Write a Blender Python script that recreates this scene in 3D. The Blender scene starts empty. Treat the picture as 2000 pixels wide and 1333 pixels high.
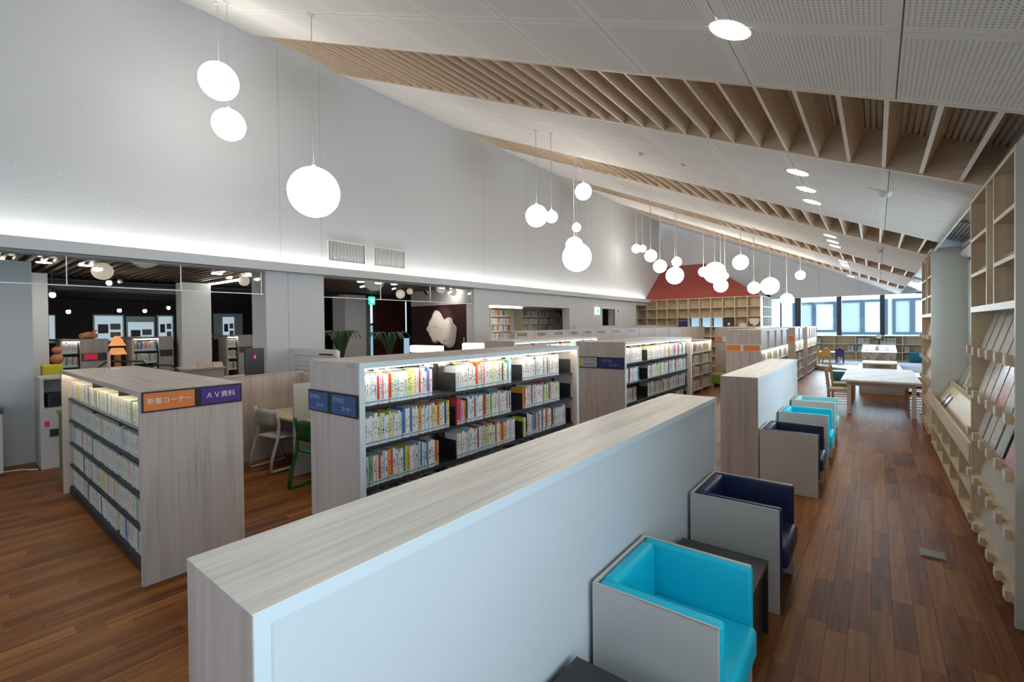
import bpy, bmesh, math, random
from mathutils import Matrix, Vector
random.seed(7)
S = bpy.context.scene
COL = S.collection
# ------------------------------------------------------------------ camera
H = 1.95
yaw, pit, rol, FPX = .6687, -.0108, -.0117, 900.7
fw = Vector((-math.sin(yaw)*math.cos(pit), math.cos(yaw)*math.cos(pit), math.sin(pit)))
r0 = Vector((math.cos(yaw), math.sin(yaw), 0)); u0 = r0.cross(fw)
rt = r0*math.cos(rol)+u0*math.sin(rol); up = -r0*math.sin(rol)+u0*math.cos(rol)
cd = bpy.data.cameras.new('camera'); cam = bpy.data.objects.new('camera', cd); COL.objects.link(cam)
m = Matrix.Identity(4)
for i in range(3):
    m[i][0] = rt[i]; m[i][1] = up[i]; m[i][2] = -fw[i]
m[2][3] = H
cam.matrix_world = m
cd.sensor_width = 36; cd.sensor_fit = 'HORIZONTAL'; cd.lens = FPX*36/2000
cd.shift_y = -18.6/2000; cd.clip_start = .05; cd.clip_end = 200
S.camera = cam
def proj(x, y, z):
    v = Vector((x, y, z-H)); d = v.dot(fw)
    if d < .1: return None
    return 1000+FPX*v.dot(rt)/d, 647.9-FPX*v.dot(up)/d, d
# ------------------------------------------------------------------ world, lights, exposure
W = bpy.data.worlds.new('world'); S.world = W; W.use_nodes = True
bg = W.node_tree.nodes['Background']; bg.inputs[0].default_value = (.72, .86, 1, 1); bg.inputs[1].default_value = 3.2
S.view_settings.view_transform = 'Standard'; S.view_settings.look = 'None'; S.view_settings.gamma = 1
S.view_settings.use_curve_mapping = False; S.view_settings.exposure = 0.26
E_GLOBE, E_COVE, E_LED, E_DOWN = 8.5, 24.0, 22.0, 60.0
def area(name, loc, rot, sx, sy, power, col):
    l = bpy.data.lights.new(name, 'AREA'); l.shape = 'RECTANGLE'; l.size = sx; l.size_y = sy; l.energy = power; l.color = col
    o = bpy.data.objects.new(name, l); COL.objects.link(o); o.location = loc; o.rotation_euler = rot; return o
# daylight entering through the side windows (behind the camera, between the cabinets) and the far windows
area('daylight_side_window', (1.75, -.3, 1.9), (0, math.radians(90), 0), 2.0, 4.2, 44, (.70, .86, 1))
area('daylight_side_window', (1.75, 8.0, 2.1), (0, math.radians(90), 0), 1.5, 3.4, 70, (.75, .88, 1))
area('daylight_far_window', (-1.0, 28.4, 2.5), (math.radians(90), 0, math.radians(180)), 5.2, 1.9, 600, (.68, .85, 1))
area('daylight_front_window', (-4.5, -3.6, 2.2), (math.radians(90), 0, 0), 7, 3, 12, (.85, .92, 1))
# ------------------------------------------------------------------ materials
MATS = {}
def new_mat(n):
    mt = bpy.data.materials.new(n); mt.use_nodes = True; MATS[n] = mt
    nt = mt.node_tree; return mt, nt, nt.nodes['Principled BSDF']
def flat(n, c, rough=.5, metal=0, emit=None, es=0, bump=0, bs=60, spec=.5, alpha=1, trans=0, var=0):
    mt, nt, b = new_mat(n)
    b.inputs['Base Color'].default_value = (*c, 1); b.inputs['Roughness'].default_value = rough
    b.inputs['Metallic'].default_value = metal; b.inputs['Specular IOR Level'].default_value = spec
    if trans: b.inputs['Transmission Weight'].default_value = trans
    if alpha < 1: b.inputs['Alpha'].default_value = alpha
    if emit: b.inputs['Emission Color'].default_value = (*emit, 1); b.inputs['Emission Strength'].default_value = es
    if bump or var:
        tc = nt.nodes.new('ShaderNodeTexCoord'); no = nt.nodes.new('ShaderNodeTexNoise'); no.inputs['Scale'].default_value = bs; no.inputs['Detail'].default_value = 3
        nt.links.new(tc.outputs['Object'], no.inputs['Vector'])
        if bump:
            bp = nt.nodes.new('ShaderNodeBump'); bp.inputs['Strength'].default_value = bump; bp.inputs['Distance'].default_value = .01
            nt.links.new(no.outputs[0], bp.inputs['Height']); nt.links.new(bp.outputs[0], b.inputs['Normal'])
        if var:
            rp = nt.nodes.new('ShaderNodeValToRGB'); rp.color_ramp.elements[0].color = (*[k*(1-var) for k in c], 1); rp.color_ramp.elements[1].color = (*[min(1, k*(1+var)) for k in c], 1)
            rp.color_ramp.elements[0].position = .3; rp.color_ramp.elements[1].position = .7
            nt.links.new(no.outputs[0], rp.inputs[0]); nt.links.new(rp.outputs[0], b.inputs['Base Color'])
    return mt
def wood(n, axis, cols, rough=.45, fine=17, objrand=0, attr=None, streak=1.0, spec=.5):
    """grain along axis (0,1,2); cols = list of (pos,colour)"""
    mt, nt, b = new_mat(n); N = nt.nodes; L = nt.links
    tc = N.new('ShaderNodeTexCoord'); mp = N.new('ShaderNodeMapping')
    sc = [fine, fine, fine]; sc[axis] = fine*.045; mp.inputs['Scale'].default_value = sc
    oi = N.new('ShaderNodeObjectInfo'); ad = N.new('ShaderNodeVectorMath'); ad.operation = 'ADD'
    mu = N.new('ShaderNodeMath'); mu.operation = 'MULTIPLY'; mu.inputs[1].default_value = 60
    if attr:
        at = N.new('ShaderNodeAttribute'); at.attribute_name = attr; rnd = at.outputs['Fac']
    else: rnd = oi.outputs['Random']
    L.new(rnd, mu.inputs[0]); L.new(tc.outputs['Object'], mp.inputs['Vector'])
    L.new(mp.outputs[0], ad.inputs[0]); L.new(mu.outputs[0], ad.inputs[1])
    n1 = N.new('ShaderNodeTexNoise'); n1.inputs['Scale'].default_value = .55; n1.inputs['Detail'].default_value = 5; n1.inputs['Distortion'].default_value = 1.2
    n2 = N.new('ShaderNodeTexNoise'); n2.inputs['Scale'].default_value = 3.2; n2.inputs['Detail'].default_value = 3
    L.new(ad.outputs[0], n1.inputs['Vector']); L.new(ad.outputs[0], n2.inputs['Vector'])
    mx = N.new('ShaderNodeMix'); mx.inputs[0].default_value = .4*streak
    L.new(n1.outputs[0], mx.inputs[2]); L.new(n2.outputs[0], mx.inputs[3])
    fac = mx.outputs[0]
    if objrand:
        a2 = N.new('ShaderNodeMath'); a2.operation = 'MULTIPLY_ADD'; a2.inputs[1].default_value = objrand; a2.inputs[2].default_value = -objrand/2
        L.new(rnd, a2.inputs[0]); a3 = N.new('ShaderNodeMath'); a3.operation = 'ADD'; L.new(fac, a3.inputs[0]); L.new(a2.outputs[0], a3.inputs[1]); fac = a3.outputs[0]
    rp = N.new('ShaderNodeValToRGB'); el = rp.color_ramp.elements
    el[0].position = cols[0][0]; el[0].color = (*cols[0][1], 1); el[1].position = cols[-1][0]; el[1].color = (*cols[-1][1], 1)
    for p, c in cols[1:-1]:
        e = el.new(p); e.color = (*c, 1)
    L.new(fac, rp.inputs[0]); L.new(rp.outputs[0], b.inputs['Base Color'])
    b.inputs['Roughness'].default_value = rough; b.inputs['Specular IOR Level'].default_value = spec
    bp = N.new('ShaderNodeBump'); bp.inputs['Strength'].default_value = .06; bp.inputs['Distance'].default_value = .005
    L.new(n2.outputs[0], bp.inputs['Height']); L.new(bp.outputs[0], b.inputs['Normal'])
    return mt
ASH = [(.27, (.27, .235, .215)), (.40, (.41, .35, .315)), (.52, (.485, .415, .375)), (.7, (.53, .46, .415))]
for i, a in enumerate('xyz'): wood('ash_'+a, i, ASH)
MAP = [(.3, (.52, .40, .26)), (.5, (.61, .49, .33)), (.7, (.67, .56, .40))]
for i, a in enumerate('xyz'): wood('maple_'+a, i, MAP, streak=.6)
PLY = [(.3, (.58, .43, .29)), (.5, (.68, .53, .38)), (.7, (.75, .62, .47))]
for i, a in enumerate('xyz'): wood('ply_'+a, i, PLY, streak=.6)
WAL = [(.20, (.05, .014, .004)), (.40, (.165, .050, .011)), (.55, (.25, .088, .020)), (.78, (.38, .155, .042))]
wood('plank_wood', 1, WAL, rough=.46, fine=20, objrand=.24, spec=.22)
wood('plank_stuff', 1, WAL, rough=.46, fine=20, objrand=.24, attr='rnd', spec=.22)
wood('dark_slat', 1, [(.3, (.08, .045, .028)), (.7, (.15, .09, .06))], rough=.6)
wood('chair_wood', 2, [(.3, (.42, .24, .12)), (.7, (.58, .38, .22))])
wood('tan_wood', 0, [(.3, (.42, .33, .25)), (.7, (.52, .43, .34))])
wood('cedar', 0, [(.3, (.30, .055, .045)), (.7, (.42, .09, .07))], rough=.7, fine=14)
flat('white_wall', (.585, .60, .62), .85, bump=.05, bs=8)
flat('white_paint', (.72, .72, .71), .7)
flat('grey_paint', (.38, .39, .40), .7)
flat('panel_white', (.80, .78, .75), .8)
flat('joint_dark', (.25, .24, .23), .9)
flat('white_fabric', (.62, .645, .66), .85, bump=.15, bs=160)
flat('edge_white', (.66, .72, .74), .5)
flat('black_steel', (.018, .018, .02), .45)
flat('black_gloss', (.02, .018, .018), .3)
flat('black_table', (.028, .026, .026), .35)
flat('table_brown', (.06, .042, .036), .35)
flat('chair_panel', (.60, .575, .54), .45, metal=.2, var=.04, bs=3)
flat('alu', (.62, .62, .62), .35, metal=.7)
flat('leather_cyan', (.0, .50, .66), .5, bump=.06, bs=220)
flat('leather_navy', (.012, .022, .085), .42, bump=.06, bs=220)
flat('leather_dark_navy', (.012, .02, .055), .42, bump=.06, bs=220)
flat('leather_aqua', (.30, .62, .62), .5, bump=.06, bs=220)
flat('leather_teal', (.0, .13, .19), .5)
flat('green_seat', (.25, .36, .03), .6)
flat('olive_panel', (.16, .15, .03), .6)
flat('orange_plate', (.72, .20, .04), .5)
flat('purple_plate', (.055, .02, .19), .5)
flat('blue_plate', (.026, .078, .21), .5)
flat('navy_plate', (.015, .022, .13), .5)
flat('yellow_plate', (.62, .42, .02), .5)
flat('grey_plate', (.42, .42, .41), .5)
flat('letter_white', (.75, .74, .76), .5)
flat('letter_blue', (.38, .47, .62), .5)
flat('letter_grey', (.16, .16, .16), .5)
flat('globe_glass', (.9, .9, .88), .4, emit=(1, .95, .86), es=E_GLOBE)
flat('cove_led', (1, 1, 1), .4, emit=(1, .97, .90), es=E_COVE)
flat('shelf_led', (1, 1, 1), .4, emit=(1, .95, .82), es=E_LED)
flat('shelf_led_warm', (1, 1, 1), .4, emit=(1, .88, .62), es=E_LED*1.1)
flat('downlight', (1, 1, 1), .4, emit=(1, .93, .80), es=E_DOWN)
flat('reflection_cream', (.75, .66, .55), .8, emit=(1, .80, .62), es=.32)  # dim cream glow of the globes added for pendant reflections
flat('wicker', (.65, .30, .12), .8, emit=(1, .36, .10), es=.35, bump=.4, bs=60)
flat('shade_glow', (.9, .86, .75), .6, emit=(1, .88, .66), es=1.6)
flat('blue_glow', (.3, .5, .6), .4, emit=(.45, .75, 1), es=.55)  # blue emission, also used on window panes in place of daylight
flat('red_led', (.5, 0, 0), .4, emit=(1, .02, .05), es=2.5)
flat('exit_green', (.0, .4, .3), .4, emit=(.05, .75, .5), es=1.1)
flat('exit_white', (.8, .9, .9), .4, emit=(.75, 1, 1), es=1.4)
flat('dark_wall', (.035, .025, .022), .7)
flat('black_ceiling', (.012, .012, .013), .8)
flat('burgundy', (.035, .008, .010), .6)
flat('brick_red', (.16, .035, .028), .8)
flat('curtain', (.35, .40, .40), .8)
flat('blind', (.62, .66, .66), .7)
flat('leaf', (.04, .10, .05), .5)
flat('pot', (.2, .2, .2), .6)
flat('dark_frame', (.012, .015, .022), .4)
flat('bldg_white', (.78, .80, .82), .8)
flat('bldg_glass', (.36, .46, .53), .2)
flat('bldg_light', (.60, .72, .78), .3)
flat('bldg_frame', (.05, .08, .12), .5)
flat('red_sign', (.75, .03, .08), .5)
flat('cordmat', (.55, .54, .52), .5)
flat('cork', (.52, .30, .16), .7)
flat('label_card', (.72, .70, .68), .5)
flat('label_pink', (.72, .50, .52), .5)
flat('copier_white', (.48, .47, .45), .5)
flat('dark_plastic', (.03, .03, .035), .4)
flat('floor_box', (.20, .19, .15), .4, metal=.5)
flat('sofa_yellow', (.55, .50, .03), .7)
flat('terracotta', (.42, .18, .08), .8)
flat('chair_white', (.60, .58, .53), .45)
flat('chair_green', (.012, .13, .02), .45)
flat('red_seat', (.25, .015, .02), .8)
flat('floral_seat', (.45, .48, .33), .8)
flat('toy_yellow', (.55, .30, .06), .6)
flat('toy_blue', (.03, .04, .16), .6)
flat('carpet_blue', (.42, .43, .50), .9)
flat('cream_top', (.70, .62, .38), .5)
flat('whitewash', (.68, .66, .64), .5)
flat('mosaic', (.42, .38, .34), .5, var=.45, bs=7)
flat('map_white', (.72, .66, .61), .6)
flat('map_line', (.12, .10, .10), .6)
flat('pink_card', (.62, .45, .42), .6)
flat('deck_grey', (.74, .66, .58), .5)
def glass_mat():
    mt, nt, b = new_mat('glass'); N = nt.nodes; L = nt.links
    tr = N.new('ShaderNodeBsdfTransparent'); tr.inputs[0].default_value = (.93, .96, .96, 1)
    gl = N.new('ShaderNodeBsdfGlossy'); gl.inputs['Roughness'].default_value = .02
    mx = N.new('ShaderNodeMixShader'); fr = N.new('ShaderNodeFresnel'); fr.inputs[0].default_value = 1.22
    L.new(fr.outputs[0], mx.inputs[0]); L.new(tr.outputs[0], mx.inputs[1]); L.new(gl.outputs[0], mx.inputs[2])
    L.new(mx.outputs[0], N['Material Output'].inputs[0]); return mt
glass_mat()
def perf_mat():
    """white perforated board: plain margin, field of small holes"""
    mt, nt, b = new_mat('perforated'); N = nt.nodes; L = nt.links
    tc = N.new('ShaderNodeTexCoord'); sp = N.new('ShaderNodeSeparateXYZ'); L.new(tc.outputs['Object'], sp.inputs[0])
    def M(op, a, bb=None, c=None):
        x = N.new('ShaderNodeMath'); x.operation = op
        for i, v in enumerate((a, bb, c)):
            if v is None: continue
            if isinstance(v, (int, float)): x.inputs[i].default_value = v
            else: L.new(v, x.inputs[i])
        return x.outputs[0]
    P = .0235
    d = []
    for ax in (0, 1):
        f = M('FRACT', M('DIVIDE', sp.outputs[ax], P)); d.append(M('POWER', M('SUBTRACT', f, .5), 2))
    hole = M('LESS_THAN', M('ADD', d[0], d[1]), .048)
    inx = M('LESS_THAN', M('ABSOLUTE', sp.outputs[0]), .385); iny = M('LESS_THAN', M('ABSOLUTE', sp.outputs[1]), .375)
    k = M('MULTIPLY', hole, M('MULTIPLY', inx, iny))
    mx = N.new('ShaderNodeMix'); mx.data_type = 'RGBA'; L.new(k, mx.inputs[0])
    mx.inputs[6].default_value = (.80, .78, .75, 1); mx.inputs[7].default_value = (.38, .37, .35, 1)
    L.new(mx.outputs[2], b.inputs['Base Color']); b.inputs['Roughness'].default_value = .8
    return mt
perf_mat()
def book_mat(n, attr):
    """UV: u across the spine, v up the spine. title marks + call-number label"""
    mt, nt, b = new_mat(n); N = nt.nodes; L = nt.links
    uv = N.new('ShaderNodeUVMap'); uv.uv_map = 'uv'; sp = N.new('ShaderNodeSeparateXYZ'); L.new(uv.outputs[0], sp.inputs[0])
    oi = N.new('ShaderNodeObjectInfo')
    if attr:
        at = N.new('ShaderNodeAttribute'); at.attribute_name = 'col'; col = at.outputs['Color']
        a2 = N.new('ShaderNodeAttribute'); a2.attribute_name = 'rnd'; rnd = a2.outputs['Fac']
    else: col = oi.outputs['Color']; rnd = oi.outputs['Random']
    def M(op, a, bb=None, c=None):
        x = N.new('ShaderNodeMath'); x.operation = op
        for i, v in enumerate((a, bb, c)):
            if v is None: continue
            if isinstance(v, (int, float)): x.inputs[i].default_value = v
            else: L.new(v, x.inputs[i])
        return x.outputs[0]
    u, v = sp.outputs[0], sp.outputs[1]
    cv = N.new('ShaderNodeCombineXYZ'); L.new(M('MULTIPLY', v, 22), cv.inputs[0]); L.new(M('MULTIPLY', u, 1.6), cv.inputs[1]); L.new(M('MULTIPLY', rnd, 97), cv.inputs[2])
    no = N.new('ShaderNodeTexNoise'); no.inputs['Scale'].default_value = 1; no.inputs['Detail'].default_value = 0; L.new(cv.outputs[0], no.inputs['Vector'])
    mark = M('MULTIPLY', M('GREATER_THAN', no.outputs[0], .52), M('LESS_THAN', M('ABSOLUTE', M('SUBTRACT', u, .5)), .24))
    rng = M('MULTIPLY', M('GREATER_THAN', v, .33), M('LESS_THAN', v, M('MULTIPLY_ADD', rnd, .3, .62)))
    mark = M('MULTIPLY', mark, rng)
    inside = M('LESS_THAN', M('ABSOLUTE', M('SUBTRACT', u, .5)), .6)
    mark = M('MULTIPLY', mark, inside)
    mx = N.new('ShaderNodeMix'); mx.data_type = 'RGBA'; L.new(mark, mx.inputs[0]); L.new(col, mx.inputs[6]); mx.inputs[7].default_value = (.07, .06, .08, 1)
    lab = M('MULTIPLY', M('MULTIPLY', M('LESS_THAN', v, .17), M('GREATER_THAN', v, .02)), inside)
    m2 = N.new('ShaderNodeMix'); m2.data_type = 'RGBA'; L.new(lab, m2.inputs[0]); L.new(mx.outputs[2], m2.inputs[6]); m2.inputs[7].default_value = (.66, .67, .67, 1)
    bl = M('MULTIPLY', M('MULTIPLY', M('LESS_THAN', v, .125), M('GREATER_THAN', v, .085)), inside)
    m3 = N.new('ShaderNodeMix'); m3.data_type = 'RGBA'; L.new(bl, m3.inputs[0]); L.new(m2.outputs[2], m3.inputs[6]); m3.inputs[7].default_value = (.03, .28, .48, 1)
    L.new(m3.outputs[2], b.inputs['Base Color']); b.inputs['Roughness'].default_value = .35
    return mt
book_mat('book_cover', False); book_mat('book_stuff', True)
flat('pages', (.70, .66, .58), .8)
def mag_mat():
    mt, nt, b = new_mat('magazine'); N = nt.nodes; L = nt.links
    tc = N.new('ShaderNodeTexCoord'); oi = N.new('ShaderNodeObjectInfo'); ad = N.new('ShaderNodeVectorMath'); ad.operation = 'ADD'
    L.new(tc.outputs['Object'], ad.inputs[0]); L.new(oi.outputs['Location'], ad.inputs[1])
    mp = N.new('ShaderNodeMapping'); mp.inputs['Scale'].default_value = (1, 9, 22); L.new(ad.outputs[0], mp.inputs[0])
    vo = N.new('ShaderNodeTexVoronoi'); vo.inputs['Scale'].default_value = 1.3; L.new(mp.outputs[0], vo.inputs['Vector'])
    hs = N.new('ShaderNodeHueSaturation'); hs.inputs['Saturation'].default_value = .75; hs.inputs['Value'].default_value = .85; L.new(vo.outputs['Color'], hs.inputs['Color'])
    mx = N.new('ShaderNodeMix'); mx.data_type = 'RGBA'; mx.inputs[0].default_value = .5; L.new(oi.outputs['Color'], mx.inputs[6]); L.new(hs.outputs[0], mx.inputs[7])
    L.new(mx.outputs[2], b.inputs['Base Color']); b.inputs['Roughness'].default_value = .3
mag_mat()
# ------------------------------------------------------------------ mesh helpers
class MB:
    def __init__(s): s.v = []; s.f = []; s.m = []; s.uv = []; s.col = []; s.rnd = []
    def quad(s, pts, m=0):
        n = len(s.v); s.v += [tuple(p) for p in pts]; s.f.append(tuple(range(n, n+len(pts)))); s.m.append(m); return s
    def box(s, x0, x1, y0, y1, z0, z1, m=0, mx=None):
        n = len(s.v); P = [(x0,y0,z0),(x1,y0,z0),(x1,y1,z0),(x0,y1,z0),(x0,y0,z1),(x1,y0,z1),(x1,y1,z1),(x0,y1,z1)]
        if mx is not None: P = [tuple(mx @ Vector(p)) for p in P]
        s.v += P
        for q in ((0,3,2,1),(4,5,6,7),(0,1,5,4),(1,2,6,5),(2,3,7,6),(3,0,4,7)): s.f.append(tuple(n+i for i in q)); s.m.append(m)
        return s
    def prism(s, poly, ax, a, b, m=0):
        """poly in the two other axes (in xyz order), extruded along ax from a to b"""
        k = len(poly); n = len(s.v)
        for t in (a, b):
            for p in poly:
                q = list(p); q.insert(ax, t); s.v.append(tuple(q))
        s.f.append(tuple(n+i for i in reversed(range(k)))); s.m.append(m)
        s.f.append(tuple(n+k+i for i in range(k))); s.m.append(m)
        for i in range(k):
            j = (i+1) % k; s.f.append((n+i, n+j, n+k+j, n+k+i)); s.m.append(m)
        return s
    def tube(s, path, r, k=8, m=0, cap=True):
        path = [Vector(p) for p in path]; n = len(s.v); rr = r if isinstance(r, (list, tuple)) else [r]*len(path)
        for i, p in enumerate(path):
            a = path[max(0, i-1)]; b = path[min(len(path)-1, i+1)]; t = (b-a).normalized()
            ref = Vector((0, 0, 1)) if abs(t.z) < .9 else Vector((1, 0, 0))
            e1 = t.cross(ref).normalized(); e2 = t.cross(e1)
            for j in range(k):
                q = p+(e1*math.cos(2*math.pi*j/k)+e2*math.sin(2*math.pi*j/k))*rr[i]; s.v.append(tuple(q))
        for i in range(len(path)-1):
            for j in range(k):
                s.f.append((n+i*k+j, n+i*k+(j+1) % k, n+(i+1)*k+(j+1) % k, n+(i+1)*k+j)); s.m.append(m)
        if cap:
            s.f.append(tuple(n+j for j in reversed(range(k)))); s.m.append(m)
            s.f.append(tuple(n+(len(path)-1)*k+j for j in range(k))); s.m.append(m)
        return s
    def cyl(s, x, y, z0, z1, r, k=16, m=0, r2=None): return s.tube([(x, y, z0), (x, y, z1)], [r, r if r2 is None else r2], k, m)
    def sphere(s, c, r, k=24, h=14, m=0, sz=1):
        n = len(s.v); s.v.append((c[0], c[1], c[2]+r*sz))
        for i in range(1, h):
            a = math.pi*i/h
            for j in range(k): s.v.append((c[0]+r*math.sin(a)*math.cos(2*math.pi*j/k), c[1]+r*math.sin(a)*math.sin(2*math.pi*j/k), c[2]+r*sz*math.cos(a)))
        s.v.append((c[0], c[1], c[2]-r*sz)); l = len(s.v)-1
        for j in range(k):
            s.f.append((n, n+1+j, n+1+(j+1) % k)); s.m.append(m)
            s.f.append((l, l-k+(j+1) % k, l-k+j)); s.m.append(m)
        for i in range(h-2):
            for j in range(k):
                a = n+1+i*k; s.f.append((a+j, a+k+j, a+k+(j+1) % k, a+(j+1) % k)); s.m.append(m)
        return s
    def mesh(s, name, mats, off=(0, 0, 0), smooth=False):
        me = bpy.data.meshes.new(name); me.from_pydata([(a-off[0], b-off[1], c-off[2]) for a, b, c in s.v], [], s.f)
        for q in (mats if isinstance(mats, (list, tuple)) else [mats]): me.materials.append(MATS[q])
        me.polygons.foreach_set('material_index', s.m)
        if smooth: me.polygons.foreach_set('use_smooth', [True]*len(s.f))
        me.update(); return me
    def build(s, name, mats, parent=None, smooth=False, loc=None, col=None):
        off = (0, 0, 0)
        if parent is not None: off = parent['_o']
        elif loc is not None: off = loc
        o = bpy.data.objects.new(name, s.mesh(name, mats, off, smooth)); COL.objects.link(o)
        if parent is not None: o.parent = parent; o['_o'] = off
        elif loc is not None: o.location = loc; o['_o'] = loc
        else: o['_o'] = (0, 0, 0)
        if col: o.color = (*col, 1)
        return o
def B(*a, **k): return MB().box(*a, **k)
def tag(o, label=None, cat=None, group=None, kind=None):
    if label: o['label'] = label
    if cat: o['category'] = cat
    if group: o['group'] = group
    if kind: o['kind'] = kind
    return o
def thing(name, label, cat, loc, group=None, rz=0):
    o = bpy.data.objects.new(name, None); COL.objects.link(o); o.location = loc; o.rotation_euler = (0, 0, rz)
    o['_o'] = (0, 0, 0) if rz or group == '_' else tuple(loc); o.empty_display_size = .1
    return tag(o, label, cat, group if group != '_' else None)
def local(o): o['_o'] = (0, 0, 0); return o      # parts given in the thing's own coordinates
def struct(name, mb, mats, parent=None, label=None, smooth=False):
    o = mb.build(name, mats, parent, smooth)
    if parent is None: o['kind'] = 'structure'
    if label: o['label'] = label
    return o
def kids(o): return [c for c in bpy.data.objects if c.parent == o]
def copy_thing(root, ch, loc, label, rz=None, group=None):
    r = root.copy(); COL.objects.link(r); r.location = loc; r['label'] = label
    if group: r['group'] = group
    if rz is not None: r.rotation_euler = (0, 0, rz)
    for c, gs in ch:
        d = c.copy(); COL.objects.link(d); d.parent = r
        for g in gs:
            e = g.copy(); COL.objects.link(e); e.parent = d
    return r
def tree(root): return [(c, kids(c)) for c in kids(root)]
def rbox(x0, x1, y0, y1, z0, z1, r=.02, seg=3):
    bm = bmesh.new(); bmesh.ops.create_cube(bm, size=1)
    for v in bm.verts: v.co = Vector((x0+(v.co.x+.5)*(x1-x0), y0+(v.co.y+.5)*(y1-y0), z0+(v.co.z+.5)*(z1-z0)))
    bmesh.ops.bevel(bm, geom=bm.edges[:], offset=r, segments=seg, affect='EDGES', profile=.5)
    mb = MB(); bm.verts.index_update()
    mb.v = [tuple(v.co) for v in bm.verts]; mb.f = [tuple(v.index for v in f.verts) for f in bm.faces]; mb.m = [0]*len(mb.f); bm.free(); return mb
def cushion(x0, x1, y0, y1, z0, z1, r=.02, puff=0, ax=2):
    mb = rbox(x0, x1, y0, y1, z0, z1, r, 4); return mb
def text(s, size, parent, mw, mat='letter_white', xs=1):
    """flat lettering placed by the 4x4 matrix mw (parent space)"""
    cu = bpy.data.curves.new('lettering', 'FONT'); cu.body = s; cu.size = size; cu.align_x = 'CENTER'; cu.align_y = 'CENTER'; cu.extrude = .0008; cu.resolution_u = 3
    o = bpy.data.objects.new('tmp', cu); COL.objects.link(o); bpy.context.view_layer.update()
    me = bpy.data.meshes.new_from_object(o.evaluated_get(bpy.context.evaluated_depsgraph_get()))
    bpy.data.objects.remove(o); me.materials.clear(); me.materials.append(MATS[mat])
    me.transform(mw @ Matrix.Diagonal((xs, 1, 1, 1)))
    p = bpy.data.objects.new('lettering', me); COL.objects.link(p); p.parent = parent; return p
def mat_dir(loc, right, upv):
    right = Vector(right).normalized(); upv = Vector(upv).normalized(); n = right.cross(upv)
    M = Matrix.Identity(4)
    for i in range(3): M[i][0] = right[i]; M[i][1] = upv[i]; M[i][2] = n[i]; M[i][3] = loc[i]
    return M
# ------------------------------------------------------------------ signs (lettering first: cheap while the scene is empty)
def sign_band(name, label, o, right, width, h, plates, frame='black_gloss', depth=.012):
    """band of plates fixed on an end panel; o = lower-left corner, plates = [(x0,x1,mat,[(text,cx,cz,size,mat,xs)])]"""
    right = Vector(right); nrm = right.cross(Vector((0, 0, 1)))
    t = thing(name, label, 'sign', o); local(t)
    def bx(x0, x1, d0, d1, z0, z1):
        mb = MB(); M = mat_dir((0, 0, 0), right, (0, 0, 1)); mb.box(x0, x1, z0, z1, d0, d1, mx=M); return mb
    bx(0, width, .0005, depth, 0, h).build('sign_frame', frame, t)
    for x0, x1, mt, tx in plates:
        p = bx(x0, x1, depth, depth+.004, .012, h-.012).build('sign_plate', mt, t); p['_o'] = (0, 0, 0)
        for s, cx, cz, sz, mm, xs in tx:
            text(s, sz, p, mat_dir(right*cx+Vector((0, 0, cz))+nrm*(depth+.0045), right, (0, 0, 1)), mm, xs)
    return t
sign_band('section_sign', 'orange and purple section sign on the end of the paperback bookcase at left', (-4.368, .99, 1.325), (0, 1, 0), .70, .158,
    [(.012, .345, 'orange_plate', [('新書コーナー', .178, .08, .052, 'letter_white', .95)]), (.39, .688, 'purple_plate', [('ＡＶ資料', .535, .08, .056, 'letter_white', 1.0)])])
sign_band('section_sign', 'band of two blue section signs on the end of the lit bookcase', (-3.30, 1.748, 1.352), (1, 0, 0), .625, .155,
    [(.012, .27, 'blue_plate', [('ビジネス', .10, .105, .036, 'letter_blue', .85), ('コーナー', .18, .05, .036, 'letter_blue', .85)]), (.32, .613, 'blue_plate', [('ビジネス', .41, .105, .04, 'letter_blue', .85), ('コーナー', .51, .05, .04, 'letter_blue', .85)])])
sign_band('section_sign', 'yellow, grey and navy section sign on the end of the second lit bookcase', (-3.42, 5.828, 1.352), (1, 0, 0), .74, .155,
    [(.012, .10, 'yellow_plate', []), (.10, .335, 'grey_plate', [('資格・就職', .22, .108, .042, 'letter_grey', .9), ('関連図書', .22, .047, .046, 'letter_grey', .95)]), (.385, .728, 'navy_plate', [('パソコン', .50, .105, .05, 'letter_blue', .8), ('コーナー', .60, .048, .05, 'letter_blue', .8)])])
# ------------------------------------------------------------------ floor
fl = struct('floor', B(-22, 2.6, -4, 29, -.12, -.006), 'joint_dark')
PW = .112
cand = []
nx = int((9.2+1.25)/PW)
for i in range(nx+1):
    x = 1.2-PW*(i+1); y = -1.5-random.random()*.9
    while y < 27.4:
        Lp = random.choice((.6, .75, .9, 1.1)); y1 = y+Lp
        p = proj(x, (y+y1)/2, 0); sc = 0
        if p and -100 < p[0] < 2100 and p[1] < 1450: sc = 1/p[2]**2
        if -8.9 < x < -7.8 and y > 4 and False: sc = 0
        # hidden under the partitions and bookcases
        if -3.3 < x < -2.7 and y > 1.7: sc = 0
        cand.append((sc, x, y, y1)); y = y1
cand.sort(key=lambda c: -c[0])
pm = {}
for sc, x, y, y1 in cand[:300]:
    Lk = round(y1-y, 2)
    if Lk not in pm: pm[Lk] = B(.0008, PW-.0008, .001, Lk-.001, -.01, 0).mesh('plank', 'plank_wood')
    o = bpy.data.objects.new('plank', pm[Lk]); COL.objects.link(o); o.parent = fl; o.location = (x, y, 0)
st = MB(); rn = []
for sc, x, y, y1 in cand[300:]:
    st.box(x+.0008, x+PW-.0008, y+.001, y1-.001, -.01, 0); rn += [random.random()]*6
o = st.build('planks', 'plank_stuff', fl); o['kind'] = 'stuff'
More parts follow.
